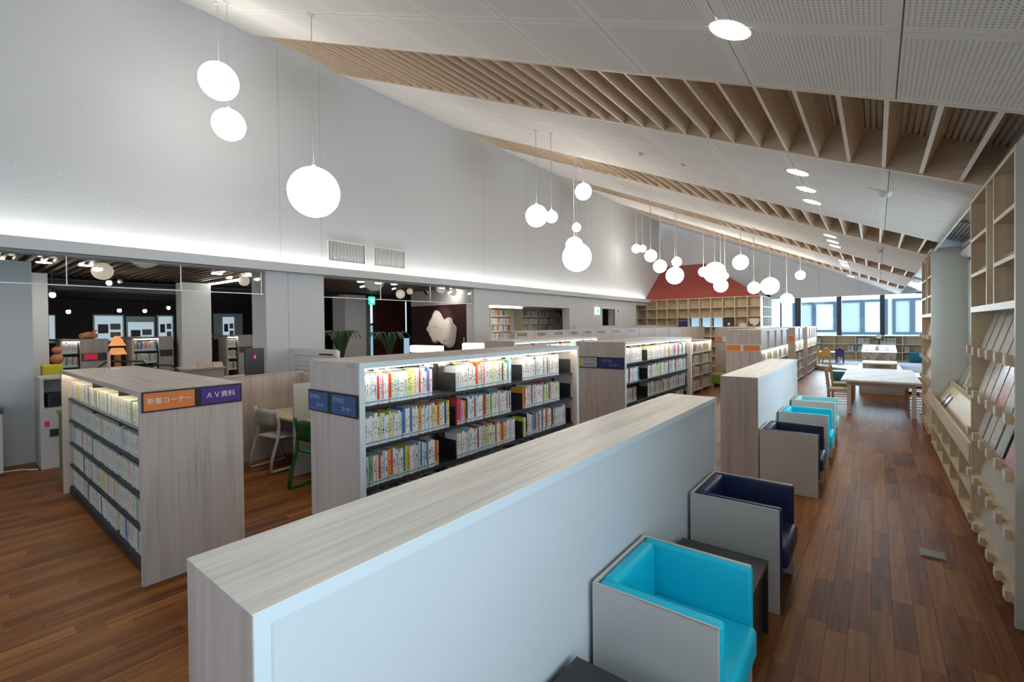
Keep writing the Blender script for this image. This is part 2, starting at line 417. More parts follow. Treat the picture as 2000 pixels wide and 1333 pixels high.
at = o.data.attributes.new('rnd', 'FLOAT', 'FACE'); at.data.foreach_set('value', rn)
sb = MB().box(-21.9, -9.3, -3.9, 14, -.01, 0); o = sb.build('planks', 'plank_wood', fl); o['kind'] = 'stuff'; o['label'] = 'brown wooden floor of the room beyond the openings'
# ------------------------------------------------------------------ ceiling
TH = math.atan(.443); CT = math.cos(TH); Z0 = 7.39
ceil = struct('ceiling', B(-9.3, 1.25, -4, -3.9, 6, 6.2), 'joint_dark')
ceil.data.clear_geometry()
MC = Matrix.Translation((-9, 0, Z0)) @ Matrix.Rotation(TH, 4, 'Y')
cb = MB()
UM = (9+.72)/CT
# solid backing above the white strips and corrugated deck above the bands
bands = [(3.85, 5.53), (9.05, 10.7), (14.25, 15.9), (19.45, 21.1)]
cb.box(-.2, UM+1.0, -4, 24.4, .36, .40, mx=MC)
me = cb.mesh('ceiling', 'deck_grey'); ceil.data = me
for a, b in bands:
    mb = MB(); u = 0
    while u < UM+.3:
        mb.prism([(u, .335), (u+.012, .323), (u+.026, .323), (u+.038, .335)], 1, a-.02, b+.02); u += .046
    mb.v = [tuple(MC @ Vector(p)) for p in mb.v]
    tag(mb.build('corrugated_deck', 'deck_grey', ceil), kind='stuff')
    for y0, y1 in ((a-.03, a), (b, b+.03)):
        mb = MB().box(-.05, UM, y0, y1, .0, .33, mx=MC); mb.build('edge_board', 'ply_x', ceil)
sm = B(-.015, .015, 0, 1, 0, .26).mesh('ceiling_slat', 'ply_y')
x = .57
xs_ = []
while x > -8.95: xs_.append(x); x -= .2575
for a, b in bands:
    for x in xs_:
        o = bpy.data.objects.new('ceiling_slat', sm); COL.objects.link(o); o.parent = ceil
        o.matrix_local = MC @ Matrix.Translation(((x+9)/CT, a, .004)) @ Matrix.Diagonal((1, b-a, 1, 1))
cols_x = [.72, .10]+[.10-.825*k for k in range(1, 12)]+[-9]
pmesh = {}
def cpanel(xa, xb, ya, yb):
    w = round((xb-xa)/CT, 3); l = round(yb-ya, 3)
    if (w, l) not in pmesh: pmesh[(w, l)] = B(-w/2+.004, w/2-.004, -l/2+.004, l/2-.004, 0, .02).mesh('ceiling_panel', 'perforated')
    o = bpy.data.objects.new('ceiling_panel', pmesh[(w, l)]); COL.objects.link(o); o.parent = ceil
    o.matrix_local = MC @ Matrix.Translation(((xa+xb)/2/CT+9/CT, (ya+yb)/2, 0))
strips = [(-1.37+.0, 3.82, 6), (5.56, 9.02, 4), (10.73, 14.22, 4), (15.93, 19.42, 4), (21.13, 24.3, 4)]
for a, b, n in strips:
    st_ = (b-a)/n
    for i in range(n):
        for j in range(len(cols_x)-1): cpanel(cols_x[j+1], cols_x[j], a+i*st_, a+(i+1)*st_)
    mb = MB().box(-.02, UM, a, b, .022, .05, mx=MC); mb.build('panel_carrier', 'joint_dark', ceil)
mb = MB().box(-.02, UM, -4, -1.37, 0, .03, mx=MC); mb.build('ceiling_panel', 'panel_white', ceil)
mb = MB().box(UM, UM+.02, -4, 24.3, -.02, .36, mx=MC); mb.build('ceiling_edge', 'white_paint', ceil)
mb = MB().box(.72, 1.25, -4, 27.4, 3.62, 3.66); struct('trim_1', mb, 'white_paint')
def cz(x): return Z0-.443*(x+9)
MR = Matrix.Rotation(TH, 4, 'Y')
# recessed downlights
t = thing('ceiling_downlight', 'large recessed ceiling downlight nearest the camera, upper right', 'light', (-.68, 2.99, cz(-.68))); local(t)
mb = MB()
for i in range(28):
    a0, a1 = 2*math.pi*i/28, 2*math.pi*(i+1)/28
    mb.quad([(.115*math.cos(a0), .115*math.sin(a0), -.004), (.128*math.cos(a0), .128*math.sin(a0), -.004), (.128*math.cos(a1), .128*math.sin(a1), -.004), (.115*math.cos(a1), .115*math.sin(a1), -.004)][::-1])
mb.tube([(0, 0, -.004), (0, 0, .0)], .128, 28, cap=False)
rim = mb.build('rim', 'white_paint', t)
lens = MB().tube([(0, 0, -.006), (0, 0, -.001)], .115, 28).build('lens', 'downlight', t)
t.rotation_euler = (0, TH, 0)
DL = [(6.35, 'first'), (7.23, 'second'), (8.05, 'third'), (11.48, 'fourth'), (12.31, 'fifth'), (13.11, 'sixth'), (16.58, 'seventh'), (17.37, 'eighth'), (18.03, 'ninth'), (22.27, 'tenth')]
ch = tree(t)
for i, (y, w) in enumerate(DL):
    o = copy_thing(t, ch, (-.72-.006*i, y, cz(-.72-.006*i)), f'{w} small downlight in the ceiling row, counted from the large one', group='recessed downlights in a row')
    o.rotation_euler = (0, TH, 0)
for (x, y), w in (((.08, 6.48), 'nearest'), ((.05, 11.66), 'middle'), ((-.04, 23.9), 'farthest')):
    mb = MB().tube([(x, y, cz(x)), (x, y, cz(x)-.03), (x, y, cz(x)-.06)], [.06, .055, .03], 14)
    tag(mb.build('smoke_detector', 'white_paint', smooth=False), f'{w} small round white detector on the sloping ceiling', 'detector')
for (x, y), w in (((-2.95, 7.15), 'left'), ((-2.35, 7.35), 'right')):
    mb = MB().tube([(x, y, cz(x)+.0), (x, y, cz(x)-.02)], [.07, .05], 14)
    tag(mb.build('ceiling_sensor', 'alu'), f'{w} one of two small ceiling sensors in the second white strip', 'sensor')
# ------------------------------------------------------------------ left wall
wl = struct('wall_left', B(-9.2, -9, -4, 27.6, 3.02, 7.6), 'white_wall')
for y0, y1 in ((-4, 4.22), (4.22, 5.06), (5.06, 10.1), (10.1, 25)):
    mb = B(-9.003, -8.9985, y0+.004, y0+.012, 3.2, 7.38, m=0)
    if y0 > 0: mb.build('joint', 'grey_paint', wl)
for k, y in enumerate((12.2, 14.4, 16.6, 18.8)): B(-9.003, -8.9985, y, y+.01, 3.2, 7.38).build('joint', 'grey_paint', wl)
dots = MB()
for i in range(12):
    for j in range(4):
        y = .75+i*.42+.1*(j % 2); z = 3.45+j*.36
        dots.tube([(-9.0, y, z), (-8.985, y, z)], .012, 6)
tag(dots.build('tie_bolts', 'white_paint', wl), kind='stuff')
low = MB()
X0, X1 = -9.2, -8.9
low.box(-9.5, X1, 3.9, 5.05, 0, 3.04)
low.box(X0, X1, 9.55, 10.2, 0, 3.04)
low.box(X0, X1, 10.2, 14.7, 2.6, 3.04); low.box(X0, X1, 10.2, 14.7, 0, .9)
low.box(X0, X1, 14.7, 17.28, 0, 3.04)
low.box(X0, X1, 17.28, 18.45, 2.65, 3.04)
low.box(X0, X1, 18.45, 20.75, 0, 3.04)
low.box(-9.75, X1, 20.75, 22.1, 2.9, 3.04)
low.box(-10, -9.5, 20.75, 24.6, 0, 3.04)
struct('wall_left_lower', low, 'white_wall')
B(-8.9005, -8.897, 4.31, 4.32, 0, 3.03).build('joint', 'grey_paint', wl)
B(-9.5, -9.2, 3.895, 3.905, 0, .01).build('joint', 'grey_paint', wl)
ledge = MB().box(-9.0, -8.72, -4, 22.05, 3.04, 3.07).box(-8.75, -8.72, -4, 22.05, 3.07, 3.20)
struct('trim_2', ledge, 'white_wall')
t = thing('cove_light', 'long strip light hidden behind the ledge along the left wall', 'light', (-8.86, 9, 3.07))
B(-8.90, -8.84, -3.9, 21.95, 3.07, 3.085).build('housing', 'alu', t)
B(-8.895, -8.845, -3.9, 21.95, 3.085, 3.10).build('diffuser', 'cove_led', t)
for y0, y1, w in ((5.19, 6.1, 'left'), (6.31, 7.21, 'right')):
    t = thing('wall_grille', f'{w} one of two grey slatted air grilles above the light cove', 'vent', (-9, (y0+y1)/2, 3.37), group='air grilles in the left wall')
    mb = MB().box(-8.999, -8.975, y0, y1, 3.37, 3.385).box(-8.999, -8.975, y0, y1, 3.80, 3.815).box(-8.999, -8.975, y0, y0+.015, 3.385, 3.80).box(-8.999, -8.975, y1-.015, y1, 3.385, 3.80)
    mb.build('frame', 'white_paint', t); B(-8.999, -8.995, y0+.015, y1-.015, 3.385, 3.80).build('backing', 'black_steel', t)
    for k in range(26):
        y = y0+.025+k*(y1-y0-.05)/26; B(-8.994, -8.986, y, y+.013, 3.387, 3.798).build('slat', 'white_paint', t)
# glass smoke curtains over the two openings
def curtain(n, y0, y1, joints, w):
    t = struct(n, MB().box(-8.95, -8.942, y0, y1, 2.61, 3.04), 'glass'); t['label'] = f'hanging clear glass screen across the top of the {w} opening'
    B(-8.958, -8.936, y0, y1, 2.598, 2.612).build('edge_strip', 'alu', t)
    for y in joints: B(-8.955, -8.939, y-.006, y+.006, 2.612, 3.04).build('joint_strip', 'alu', t)
    B(-8.97, -8.93, y0, y1, 3.02, 3.045).build('top_channel', 'grey_paint', t)
curtain('window_1', -4, 3.87, (1.22, 2.58, 3.84), 'left'); curtain('window_2', 5.06, 9.54, (6.46, 7.97, 9.5), 'second')
# niche room with shelves
nb = MB().box(-10.9, -10.7, 9.9, 17.2, 0, 3.0).box(-10.7, -9.2, 9.95, 17.2, 2.62, 2.66).box(-10.7, -9.2, 17.1, 17.2, 0, 2.62).box(-10.7, -9.2, 9.95, 10.15, 0, 2.62)
struct('wall_niche', nb, 'white_wall')
t = thing('tube_light', 'bright white linear light over the shelves of the wall niche', 'light', (-9.25, 11.2, 2.56)); B(-9.28, -9.2, 10.25, 12.2, 2.545, 2.595).build('diffuser', 'shelf_led', t); B(-9.27, -9.21, 10.24, 12.21, 2.595, 2.618).build('housing', 'white_paint', t)
# toilet doorway recess, signs
dm = MB().box(-10.2, -10.0, 17.25, 20.8, 0, 3.0).box(-10.0, -9.2, 20.65, 20.74, 0, 3.0).box(-10.0, -9.2, 17.2, 20.74, 2.7, 2.74); struct('wall_corridor', dm, 'tan_wood')
struct('door_1', MB().box(-8.93, -8.885, 17.24, 17.28, 0, 2.69).box(-8.93, -8.885, 18.45, 18.49, 0, 2.69).box(-8.93, -8.885, 17.28, 18.45, 2.65, 2.69), 'white_paint')
t = thing('exit_sign', 'small glowing white and green exit sign by the corridor doorway', 'sign', (-8.88, 16.8, 2.42)); B(-8.9, -8.84, 16.66, 16.98, 2.40, 2.68).build('case', 'exit_white', t); B(-8.839, -8.836, 16.74, 16.90, 2.47, 2.61).build('running_figure', 'exit_green', t)
for i, z in enumerate((2.47, 2.22)):
    t = thing('toilet_sign', ('upper' if i == 0 else 'lower')+' small square toilet sign right of the corridor doorway', 'sign', (-8.88, 18.75, z))
    B(-8.899, -8.88, 18.58, 18.98, z, z+.2).build('plate', 'label_card', t)
    mb = MB()
    for yy in ((18.71, 18.81) if i == 0 else (18.74,)):
        mb.tube([(-8.878, yy, z+.04), (-8.878, yy+(.05 if i else 0), z+.12)], .022, 6).sphere((-8.878, yy+(.06 if i else 0), z+.155), .02, 8, 6)
    mb.build('figure', 'letter_grey', t)
# ------------------------------------------------------------------ far wall, gable block, windows
fwl = MB().box(-9.4, 1.25, 24.6, 24.8, 3.1, 7.6).box(-3.95, 1.25, 24.8, 27.7, 3.24, 3.3)
struct('wall_far', fwl, 'white_wall')
for x in (-7.6, -6.2, -4.8, -3.4, -2.0, -.6): B(x, x+.012, 24.594, 24.601, 3.1, cz(x)).build('joint', 'grey_paint', bpy.data.objects['wall_far'])
fw2 = MB().box(-4.2, 2.0, 27.5, 27.7, 0, 1.30).box(-4.2, 2.0, 27.5, 27.7, 3.26, 3.6).box(-4.2, -3.92, 24.6, 27.7, 0, 3.3)
struct('wall_far_window', fw2, 'white_wall')
# red clad roof slope (boards are parts)
def roofpt(x, k): return (x, 22.05+k*2.6, 3.17+k*1.93)
rf = MB(); rf.v = [(-9, 22.0, 3.12), (-3.86, 22.0, 3.12), (-6.85, 24.6, 5.02), (-9, 24.6, 5.02), (-3.86, 24.6, 3.12)]
rf.f = [(0, 1, 2, 3), (1, 4, 2)]; rf.m = [0, 1]
rs = struct('wall_gable', rf, ['cedar', 'white_wall'])
N_ = 14
for i in range(N_):
    k0, k1 = (i+.04)/N_, (i+.96)/N_
    def P(k, e=0): return [(-9+.0, 22+2.6*k, 3.12+1.9*k+e), (-3.86-2.99*k, 22+2.6*k, 3.12+1.9*k+e)]
    a, b = P(k0, .02), P(k1, .035)
    mb = MB().quad([a[0], a[1], b[1], b[0]]).quad([P(k0)[0], P(k0)[1], a[1], a[0]]); mb.build('cladding_board', 'cedar', rs)
# block shelving
def cubby(name, label, x0, x1, y0, y1, zs, n, axis='x', mats=('maple_z', 'maple_x'), open_cells=(), thick=.03, group=None, back='maple_z', bx=None):
    t = thing(name, label, 'shelving', ((x0+x1)/2, (y0+y1)/2, zs[0]), group)
    if axis == 'x':
        for i in range(n+1):
            x = x0+(x1-x0)*i/n; B(x-thick/2, x+thick/2, y0, y1, zs[0], zs[-1]).build('divider', mats[0], t)
        for z in zs: B(x0, x1, y0+.005, y1, z-thick/2, z+thick/2).build('shelf', mats[1], t)
        for i in range(n):
            for j in range(len(zs)-1):
                if (i, j) in open_cells: continue
                a = x0+(x1-x0)*i/n; b = x0+(x1-x0)*(i+1)/n
                B(a, b, y1-.015, y1, zs[j], zs[j+1]).build('back_panel', back, t)
    else:
        for i in range(n+1):
            y = y0+(y1-y0)*i/n; B(x0, x1, y-thick/2, y+thick/2, zs[0], zs[-1]).build('divider', mats[0], t)
        for z in zs: B(x0, x1-.005, y0, y1, z-thick/2, z+thick/2).build('shelf', mats[1], t)
        bxx = x0 if bx is None else bx
        B(bxx, bxx+.015, y0, y1, zs[0], zs[-1]).build('back_panel', back, t)
    return t
zs = [.03, .48, .93, 1.38, 1.82, 2.26, 2.70, 3.14]
cubby('wall_shelving', 'tall empty pale wood cubby shelving below the red gable', -9.42, -3.88, 22.0, 22.42, zs, 11, open_cells=((5, 4), (6, 4), (7, 4)))
cubby('side_shelving', 'narrow white-edged cubby shelving around the corner of the gable block', -4.2, -3.86, 22.45, 24.55, zs, 5, 'y', mats=('edge_white', 'edge_white'), back='ply_z')
for i, nme in ((5, 'left'), (6, 'middle'), (7, 'right')):
    x = -9.42+5.52/11*i
    tag(struct('window_%d' % (i-2), MB().box(x+.02, x+.07, 22.30, 22.34, 1.84, 2.25).box(x+.43, x+.48, 22.30, 22.34, 1.84, 2.25), 'dark_frame'), None)
    B(x+.07, x+.43, 22.31, 22.33, 1.84, 2.25).build('pane', 'blue_glow', bpy.data.objects['window_%d' % (i-2)])  # pane glows by itself in place of the bright sky beyond
def smallbox(name, label, cat, x0, x1, y0, y1, z0, z1, mt, group=None, parts=None):
    t = thing(name, label, cat, ((x0+x1)/2, (y0+y1)/2, z0), group); B(x0, x1, y0, y1, z0, z1).build('body', mt, t)
    for pn, a, pmx in (parts or []): B(*a).build(pn, pmx, t)
    return t
cx = lambda i: -9.42+5.52/11*i
smallbox('poster_board', 'dark framed picture leaning in the gable shelving, right of the blue panes', 'picture', cx(8)+.05, cx(9)-.05, 22.12, 22.15, 1.84, 2.2, 'dark_plastic', parts=[('print', (cx(8)+.2, cx(8)+.3, 22.115, 22.12, 1.9, 2.0), 'label_card')])
smallbox('poster_board', 'purple-grey picture board in the gable shelving, left of the blue panes', 'picture', cx(4)+.05, cx(5)-.05, 22.12, 22.15, 1.84, 2.12, 'purple_plate', parts=[('frame', (cx(4)+.04, cx(5)-.04, 22.15, 22.17, 1.835, 2.14), 'ash_x')])
t = thing('round_board', 'pale rounded display board in the last bay of the gable shelving', 'board', (cx(10)+.25, 22.14, 1.84)); MB().prism([(cx(10)+.06, 2.2), (cx(10)+.46, 2.2), (cx(10)+.46, 2.05), (cx(10)+.40, 1.93), (cx(10)+.3, 1.88), (cx(10)+.2, 1.88), (cx(10)+.1, 1.95), (cx(10)+.06, 2.08)][::-1], 1, 22.12, 22.14).build('face', 'map_white', t); B(cx(10)+.2, cx(10)+.3, 22.14, 22.2, 1.84, 2.0).build('stand', 'maple_z', t)
smallbox('storage_box', 'white storage box on the gable shelving between picture and round board', 'box', cx(9)+.2, cx(10)-.03, 22.05, 22.3, 1.84, 1.96, 'label_card', parts=[('lid', (cx(9)+.19, cx(10)-.02, 22.04, 22.31, 1.96, 1.975), 'label_card')])
smallbox('storage_box', 'small dark red box at the foot of the round board', 'box', cx(10)+.04, cx(10)+.2, 22.04, 22.1, 1.84, 1.93, 'red_seat', parts=[('lid', (cx(10)+.03, cx(10)+.21, 22.03, 22.11, 1.93, 1.94), 'dark_plastic')])
smallbox('storage_box', 'low red box in the leftmost bays of the gable shelving', 'box', cx(1)+.03, cx(1)+.35, 22.05, 22.3, 1.84, 1.89, 'red_sign', parts=[('lid', (cx(1)+.02, cx(1)+.36, 22.04, 22.31, 1.89, 1.9), 'red_seat')])
# far windows
wf = struct('window_6', MB().box(-3.95, 1.8, 27.5, 27.58, 3.22, 3.28).box(-3.95, 1.8, 27.5, 27.58, 1.29, 1.35), 'dark_frame')
for x0, x1 in ((-3.95, -3.86), (-3.27, -3.0), (-1.52, -1.32), (.13, .31), (1.68, 1.8)): B(x0, x1, 27.49, 27.59, 1.35, 3.22).build('mullion', 'dark_frame', wf)
for x0, x1 in ((-3.86, -3.27), (-3.0, -1.52), (-1.32, .13), (.31, 1.68)): B(x0, x1, 27.53, 27.54, 1.35, 3.22).build('pane', 'glass', wf)
# right wall
wr = MB().box(1.2, 1.4, -4, -2.4, 0, 3.7).box(1.2, 1.4, -2.4, 1.9, 0, .9).box(1.2, 1.4, -2.4, 1.9, 2.9, 3.7).box(1.2, 1.4, 1.9, 6.25, 0, 3.7)
wr.box(1.2, 1.4, 6.25, 9.7, 0, 1.3).box(1.2, 1.4, 6.25, 9.7, 2.9, 3.7).box(1.2, 1.4, 9.7, 20, 0, 3.7).box(1.8, 2.0, 20, 27.7, 0, 3.7).box(1.2, 2.0, 20, 20.1, 0, 3.7)
wr.box(1.2, 2.0, 20, 27.7, 3.62, 3.7)
struct('wall_right', wr, 'white_wall')
for n, y0, y1, z0 in (('window_7', -2.4, 1.9, .9), ('window_8', 6.25, 9.7, 1.3)):
    w = struct(n, MB().box(1.26, 1.34, y0, y1, z0, z0+.05).box(1.26, 1.34, y0, y1, 2.85, 2.9).box(1.26, 1.34, y0, y0+.05, z0, 2.9).box(1.26, 1.34, y1-.05, y1, z0, 2.9).box(1.26, 1.34, (y0+y1)/2-.03, (y0+y1)/2+.03, z0, 2.9), 'dark_frame')
    B(1.295, 1.3, y0+.05, y1-.05, z0+.05, 2.85).build('pane', 'glass', w)
struct('wall_front', MB().box(-22, -8.2, -4.1, -4, 0, 7.6).box(-8.2, -.9, -4.1, -4, 0, 1.4).box(-8.2, -.9, -4.1, -4, 2.4, 7.6).box(-.9, 1.4, -4.1, -4, 0, 7.6), 'white_wall')
# curtain and roller blind beside the second cabinet
t = thing('curtain', 'narrow gathered pale curtain at the window right of the tall side panel', 'curtain', (1.14, 9.5, .95))
for k in range(4): MB().cyl(1.13+.012*(k % 2), 9.78-.075*k, 1.31, 2.86, .04, 10).build('fold', 'blind', t, smooth=True)
t = thing('roller_blind', 'white roller blind rolled up above the side window', 'blind', (1.12, 8, 2.95)); MB().tube([(1.08, 6.3, 2.98), (1.08, 9.75, 2.98)], .075, 14).build('roll', 'white_paint', t, smooth=True); B(1.02, 1.19, 6.28, 9.78, 3.06, 3.09).build('pelmet', 'white_paint', t)
# exterior building seen through the far windows
t = thing('building', 'white building with dark framed windows across the yard', 'building', (-1, 36, 0))
B(-9, 6, 36, 40, -2, 5).build('wall', 'bldg_white', t)
for x0, x1, z0, z1 in ((-4.4, -2.0, 1.35, 3.3), (-1.9, .55, 1.2, 3.35), (.75, 2.6, 1.2, 3.35)):
    f = MB().box(x0, x1, 35.85, 35.99, z0, z0+.14).box(x0, x1, 35.85, 35.99, z1-.14, z1).box(x0, x0+.16, 35.85, 35.99, z0+.14, z1-.14).box(x1-.16, x1, 35.85, 35.99, z0+.14, z1-.14).box((x0+x1)/2-.12, (x0+x1)/2+.12, 35.85, 35.99, z0+.14, z1-.14).build('window', 'bldg_frame', t)
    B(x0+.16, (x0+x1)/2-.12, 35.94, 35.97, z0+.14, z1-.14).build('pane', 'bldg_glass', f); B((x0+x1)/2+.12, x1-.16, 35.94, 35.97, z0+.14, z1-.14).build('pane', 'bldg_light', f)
tag(smallbox('red_notice', 'red notice board outside the far window', 'sign', -3.0, -2.45, 28.5, 28.55, 1.05, 1.55, 'red_sign', parts=[('post', (-2.75, -2.7, 28.55, 28.6, -.2, 1.5), 'alu')]))
tag(struct('ground_outside', B(-12, 8, 27.8, 40, -.3, -.2), 'bldg_white'))
# platform
plf = MB().prism([(-3.9, 25.3), (-2.01, 23.09), (-.86, 21.75), (1.2, 19.4), (1.8, 19.4+.0), (1.8, 27.5), (-3.9, 27.5)], 2, 0, .18)
o = struct('platform', plf, 'tan_wood')
def rug(x0, y0, x1, y1, lab): 
    tag(B(x0, x1, y0, y1, .181, .19).build('rug', 'carpet_blue', loc=(x0, y0, .181)), lab, 'rug')
tag(rug(-2.0, 23.9, -.6, 26.4, 'pale grey-blue play mat on the raised platform, left of display table'))
tag(rug(.75, 21.2, 1.6, 26.2, 'pale grey-blue play mat on the raised platform, right of display table'))
tag(smallbox('floor_outlet', 'small grey metal floor outlet cover in the aisle', 'outlet', .285, .445, 5.09, 5.26, 0.0, .006, 'floor_box', parts=[('lid', (.30, .43, 5.105, 5.245, .006, .009), 'floor_box')]))
# ------------------------------------------------------------------ pendants
G = [(-7.56,2.70,5.60,.52,'highest left oval-looking globe pendant, near the left wall'),(-7.20,2.69,4.86,.43,'globe pendant just below the highest left one'),(-5.39,2.95,3.62,.60,'largest near globe pendant, hanging above the desk area'),
(-4.97,7.07,4.01,.41,'globe pendant left of a touching smaller globe, mid room'),(-4.61,7.03,3.93,.22,'small globe pendant touching a bigger one at its left'),(-5.31,9.44,5.05,.38,'globe pendant hanging highest in the middle cluster'),
(-5.33,9.15,4.18,.2,'tiny globe pendant above the big middle pair'),(-5.73,9.72,3.888,.42,'globe pendant partly hidden behind the big middle globe'),(-5.20,8.93,3.47,.64,'big globe pendant lowest in the middle cluster'),
(-8.18,19.13,5.27,.38,'leftmost globe pendant of the far group'),(-7.80,18.91,5.20,.3,'second small globe pendant of the far group, touching the leftmost'),(-5.58,14.17,4.13,.38,'third globe pendant of the far group from the left'),
(-7.19,19.27,4.43,.55,'fourth globe pendant of the far group, left of the red gable top'),(-4.77,14.18,3.86,.29,'small globe pendant above a larger one before the red gable'),(-4.89,14.35,3.47,.53,'larger globe pendant below a small one before the red gable'),
(-5.38,19.11,4.03,.38,'globe pendant peeking out left of the largest far globe'),(-4.87,18.77,3.93,.80,'largest globe pendant of the far group, over the red gable'),(-4.64,19.34,3.83,.28,'small globe pendant peeking out right of the largest far globe'),
(-4.94,19.92,3.516,.55,'globe pendant just under the largest far globe'),(-2.94,13.94,3.65,.41,'globe pendant hanging alone high right of the gable'),(-2.60,13.89,2.92,.32,'globe pendant touching a bigger one, right end of gable'),
(-2.96,18.53,3.28,.60,'bigger globe pendant of the touching pair at the gable corner'),(-2.11,19.20,3.65,.32,'rightmost globe pendant, small and high before the white wall'),(-2.48,18.84,2.80,.42,'lowest globe pendant, in front of the far window')]
sph = MB().sphere((0, 0, 0), 1, 32, 18).mesh('globe', 'globe_glass', smooth=True)
for x, y, z, d, lab in G:
    t = thing('globe_pendant', 'white glowing '+lab, 'pendant lamp', (x, y, z), 'globe pendant lamps'); local(t)
    g = bpy.data.objects.new('globe', sph); COL.objects.link(g); g.parent = t; g.scale = (d/2,)*3
    zt = cz(x)-z
    for a, b in bands:
        if a < y < b: zt += .25
    MB().tube([(0, 0, d/2-.005), (0, 0, zt)], .0045+.0004*y, 6).build('cord', 'cordmat', t)
    MB().tube([(0, 0, d/2-.01), (0, 0, d/2+.03)], .022, 10).build('cap', 'white_paint', t)
    MB().tube([(0, 0, zt-.03), (0, 0, zt+.01)], .04, 12).build('ceiling_cup', 'white_paint', t)
# ------------------------------------------------------------------ books
PAL = [((.74, .73, .70), 'white', 46), ((.66, .64, .56), 'cream', 14), ((.55, .56, .57), 'grey', 6), ((.45, .62, .74), 'pale blue', 6), ((.06, .16, .42), 'blue', 5), ((.60, .05, .05), 'red', 5), ((.72, .62, .08), 'yellow', 5), ((.75, .30, .05), 'orange', 4),
       ((.12, .40, .12), 'green', 3), ((.55, .70, .20), 'lime green', 2), ((.65, .20, .42), 'pink', 3), ((.04, .04, .045), 'black', 3), ((.0, .30, .38), 'teal', 2)]
PALW = [((.62, .59, .52) if n == 'white' else c, 'off-white' if n == 'white' else n, w*(2.4 if n in ('white', 'cream') else .45)) for c, n, w in PAL]
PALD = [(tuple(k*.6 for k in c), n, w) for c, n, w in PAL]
def pick(pal=PAL): return random.choices(pal, [p[2] for p in pal])[0]
def book_mesh(name):
    """unit book: spine faces +X (x 0..-1 deep), y 0..1 thick, z 0..1 tall, cover boards proud of the pages"""
    mb = MB(); bm = [(-1, 0, 0, .08, 0, 1), (-1, 0, .92, 1, 0, 1), (-.04, 0, .08, .92, 0, 1)]
    for b in bm: mb.box(b[0], b[1], b[2], b[3], b[4], b[5])
    mb.box(-.97, -.04, .08, .92, .02, .98, m=1)
    me = mb.mesh(name, ['book_cover', 'pages'])
    uv = me.uv_layers.new(name='uv')
    for p in me.polygons:
        sp_ = p.normal.x > .9 and p.material_index == 0
        for li in p.loop_indices:
            v = me.vertices[me.loops[li].vertex_index].co
            uv.data[li].uv = (v.y, v.z) if sp_ else (5, .5)
    return me
BM = book_mesh('book'); PM = BM
STUFF = dict(v=[], f=[], uv=[], col=[], rnd=[])
def stuff_book(org, face, w, d, h, col):
    """face: unit vec spine looks to; thickness runs along the perpendicular"""
    fx, fy = face; tx, ty = -fy, fx
    n = len(STUFF['v']); ox, oy, oz = org
    P = []
    for dz in (0, h):
        for a, b in ((0, 0), (w, 0), (w, -d), (0, -d)):
            P.append((ox+tx*a+fx*b, oy+ty*a+fy*b, oz+dz))
    STUFF['v'] += P; r = random.random()
    fs = [((0, 1, 5, 4), 1), ((1, 2, 6, 5), 0), ((3, 0, 4, 7), 0), ((4, 5, 6, 7), 0)]
    for q, s in fs:
        STUFF['f'].append(tuple(n+i for i in q)); STUFF['col'].append(col); STUFF['rnd'].append(r)
        STUFF['uv'] += [(0, 0), (1, 0), (1, 1), (0, 1)] if s else [(5, .5)]*4
ORD = ['1st', '2nd', '3rd']+['%dth' % i for i in range(4, 21)]+['21st', '22nd', '23rd']+['%dth' % i for i in range(24, 31)]+['31st', '32nd', '33rd']+['%dth' % i for i in range(34, 41)]+['41st', '42nd', '43rd']+['%dth' % i for i in range(44, 60)]
NIND = {'book': 0, 'paperback': 0}
def row(a, b, fixed, z, face, h, d, wr=(.012, .03), hv=.12, pal=PAL, ind=None, where='', group='', maxc=300):
    """books from a to b along the thickness direction. face (1,0): along +Y at x=fixed; face (0,-1): along +X at y=fixed"""
    p = a; k = 0
    while p < b-.01:
        w = min(random.uniform(*wr), b-p); hh = h*random.uniform(1-hv, 1); c, cn, _ = pick(pal); dd = d*random.uniform(.9, 1); rec = random.uniform(0, .012)
        if ind and NIND[ind] < maxc:
            o = bpy.data.objects.new(ind, BM); COL.objects.link(o); o.color = (*c, 1)
            if face == (1, 0): o.location = (fixed-rec, p, z); o.scale = (dd, w*.97, hh)
            else: o.location = (p, fixed+rec, z); o.scale = (dd, w*.97, hh); o.rotation_euler = (0, 0, -math.pi/2)
            o['label'] = f'{cn}-spined {ind}, {ORD[k]} from the left, {where}'
            o['category'] = 'book'; o['group'] = group; NIND[ind] += 1
        else:
            org = (fixed-rec, p, z) if face == (1, 0) else (p, fixed+rec, z)
            if face == (-1, 0): org = (fixed+rec, p+w, z)
            if face == (0, 1): org = (p+w, fixed-rec, z)
            stuff_book(org, face, w*.97, dd, hh, c)
        p += w; k += 1
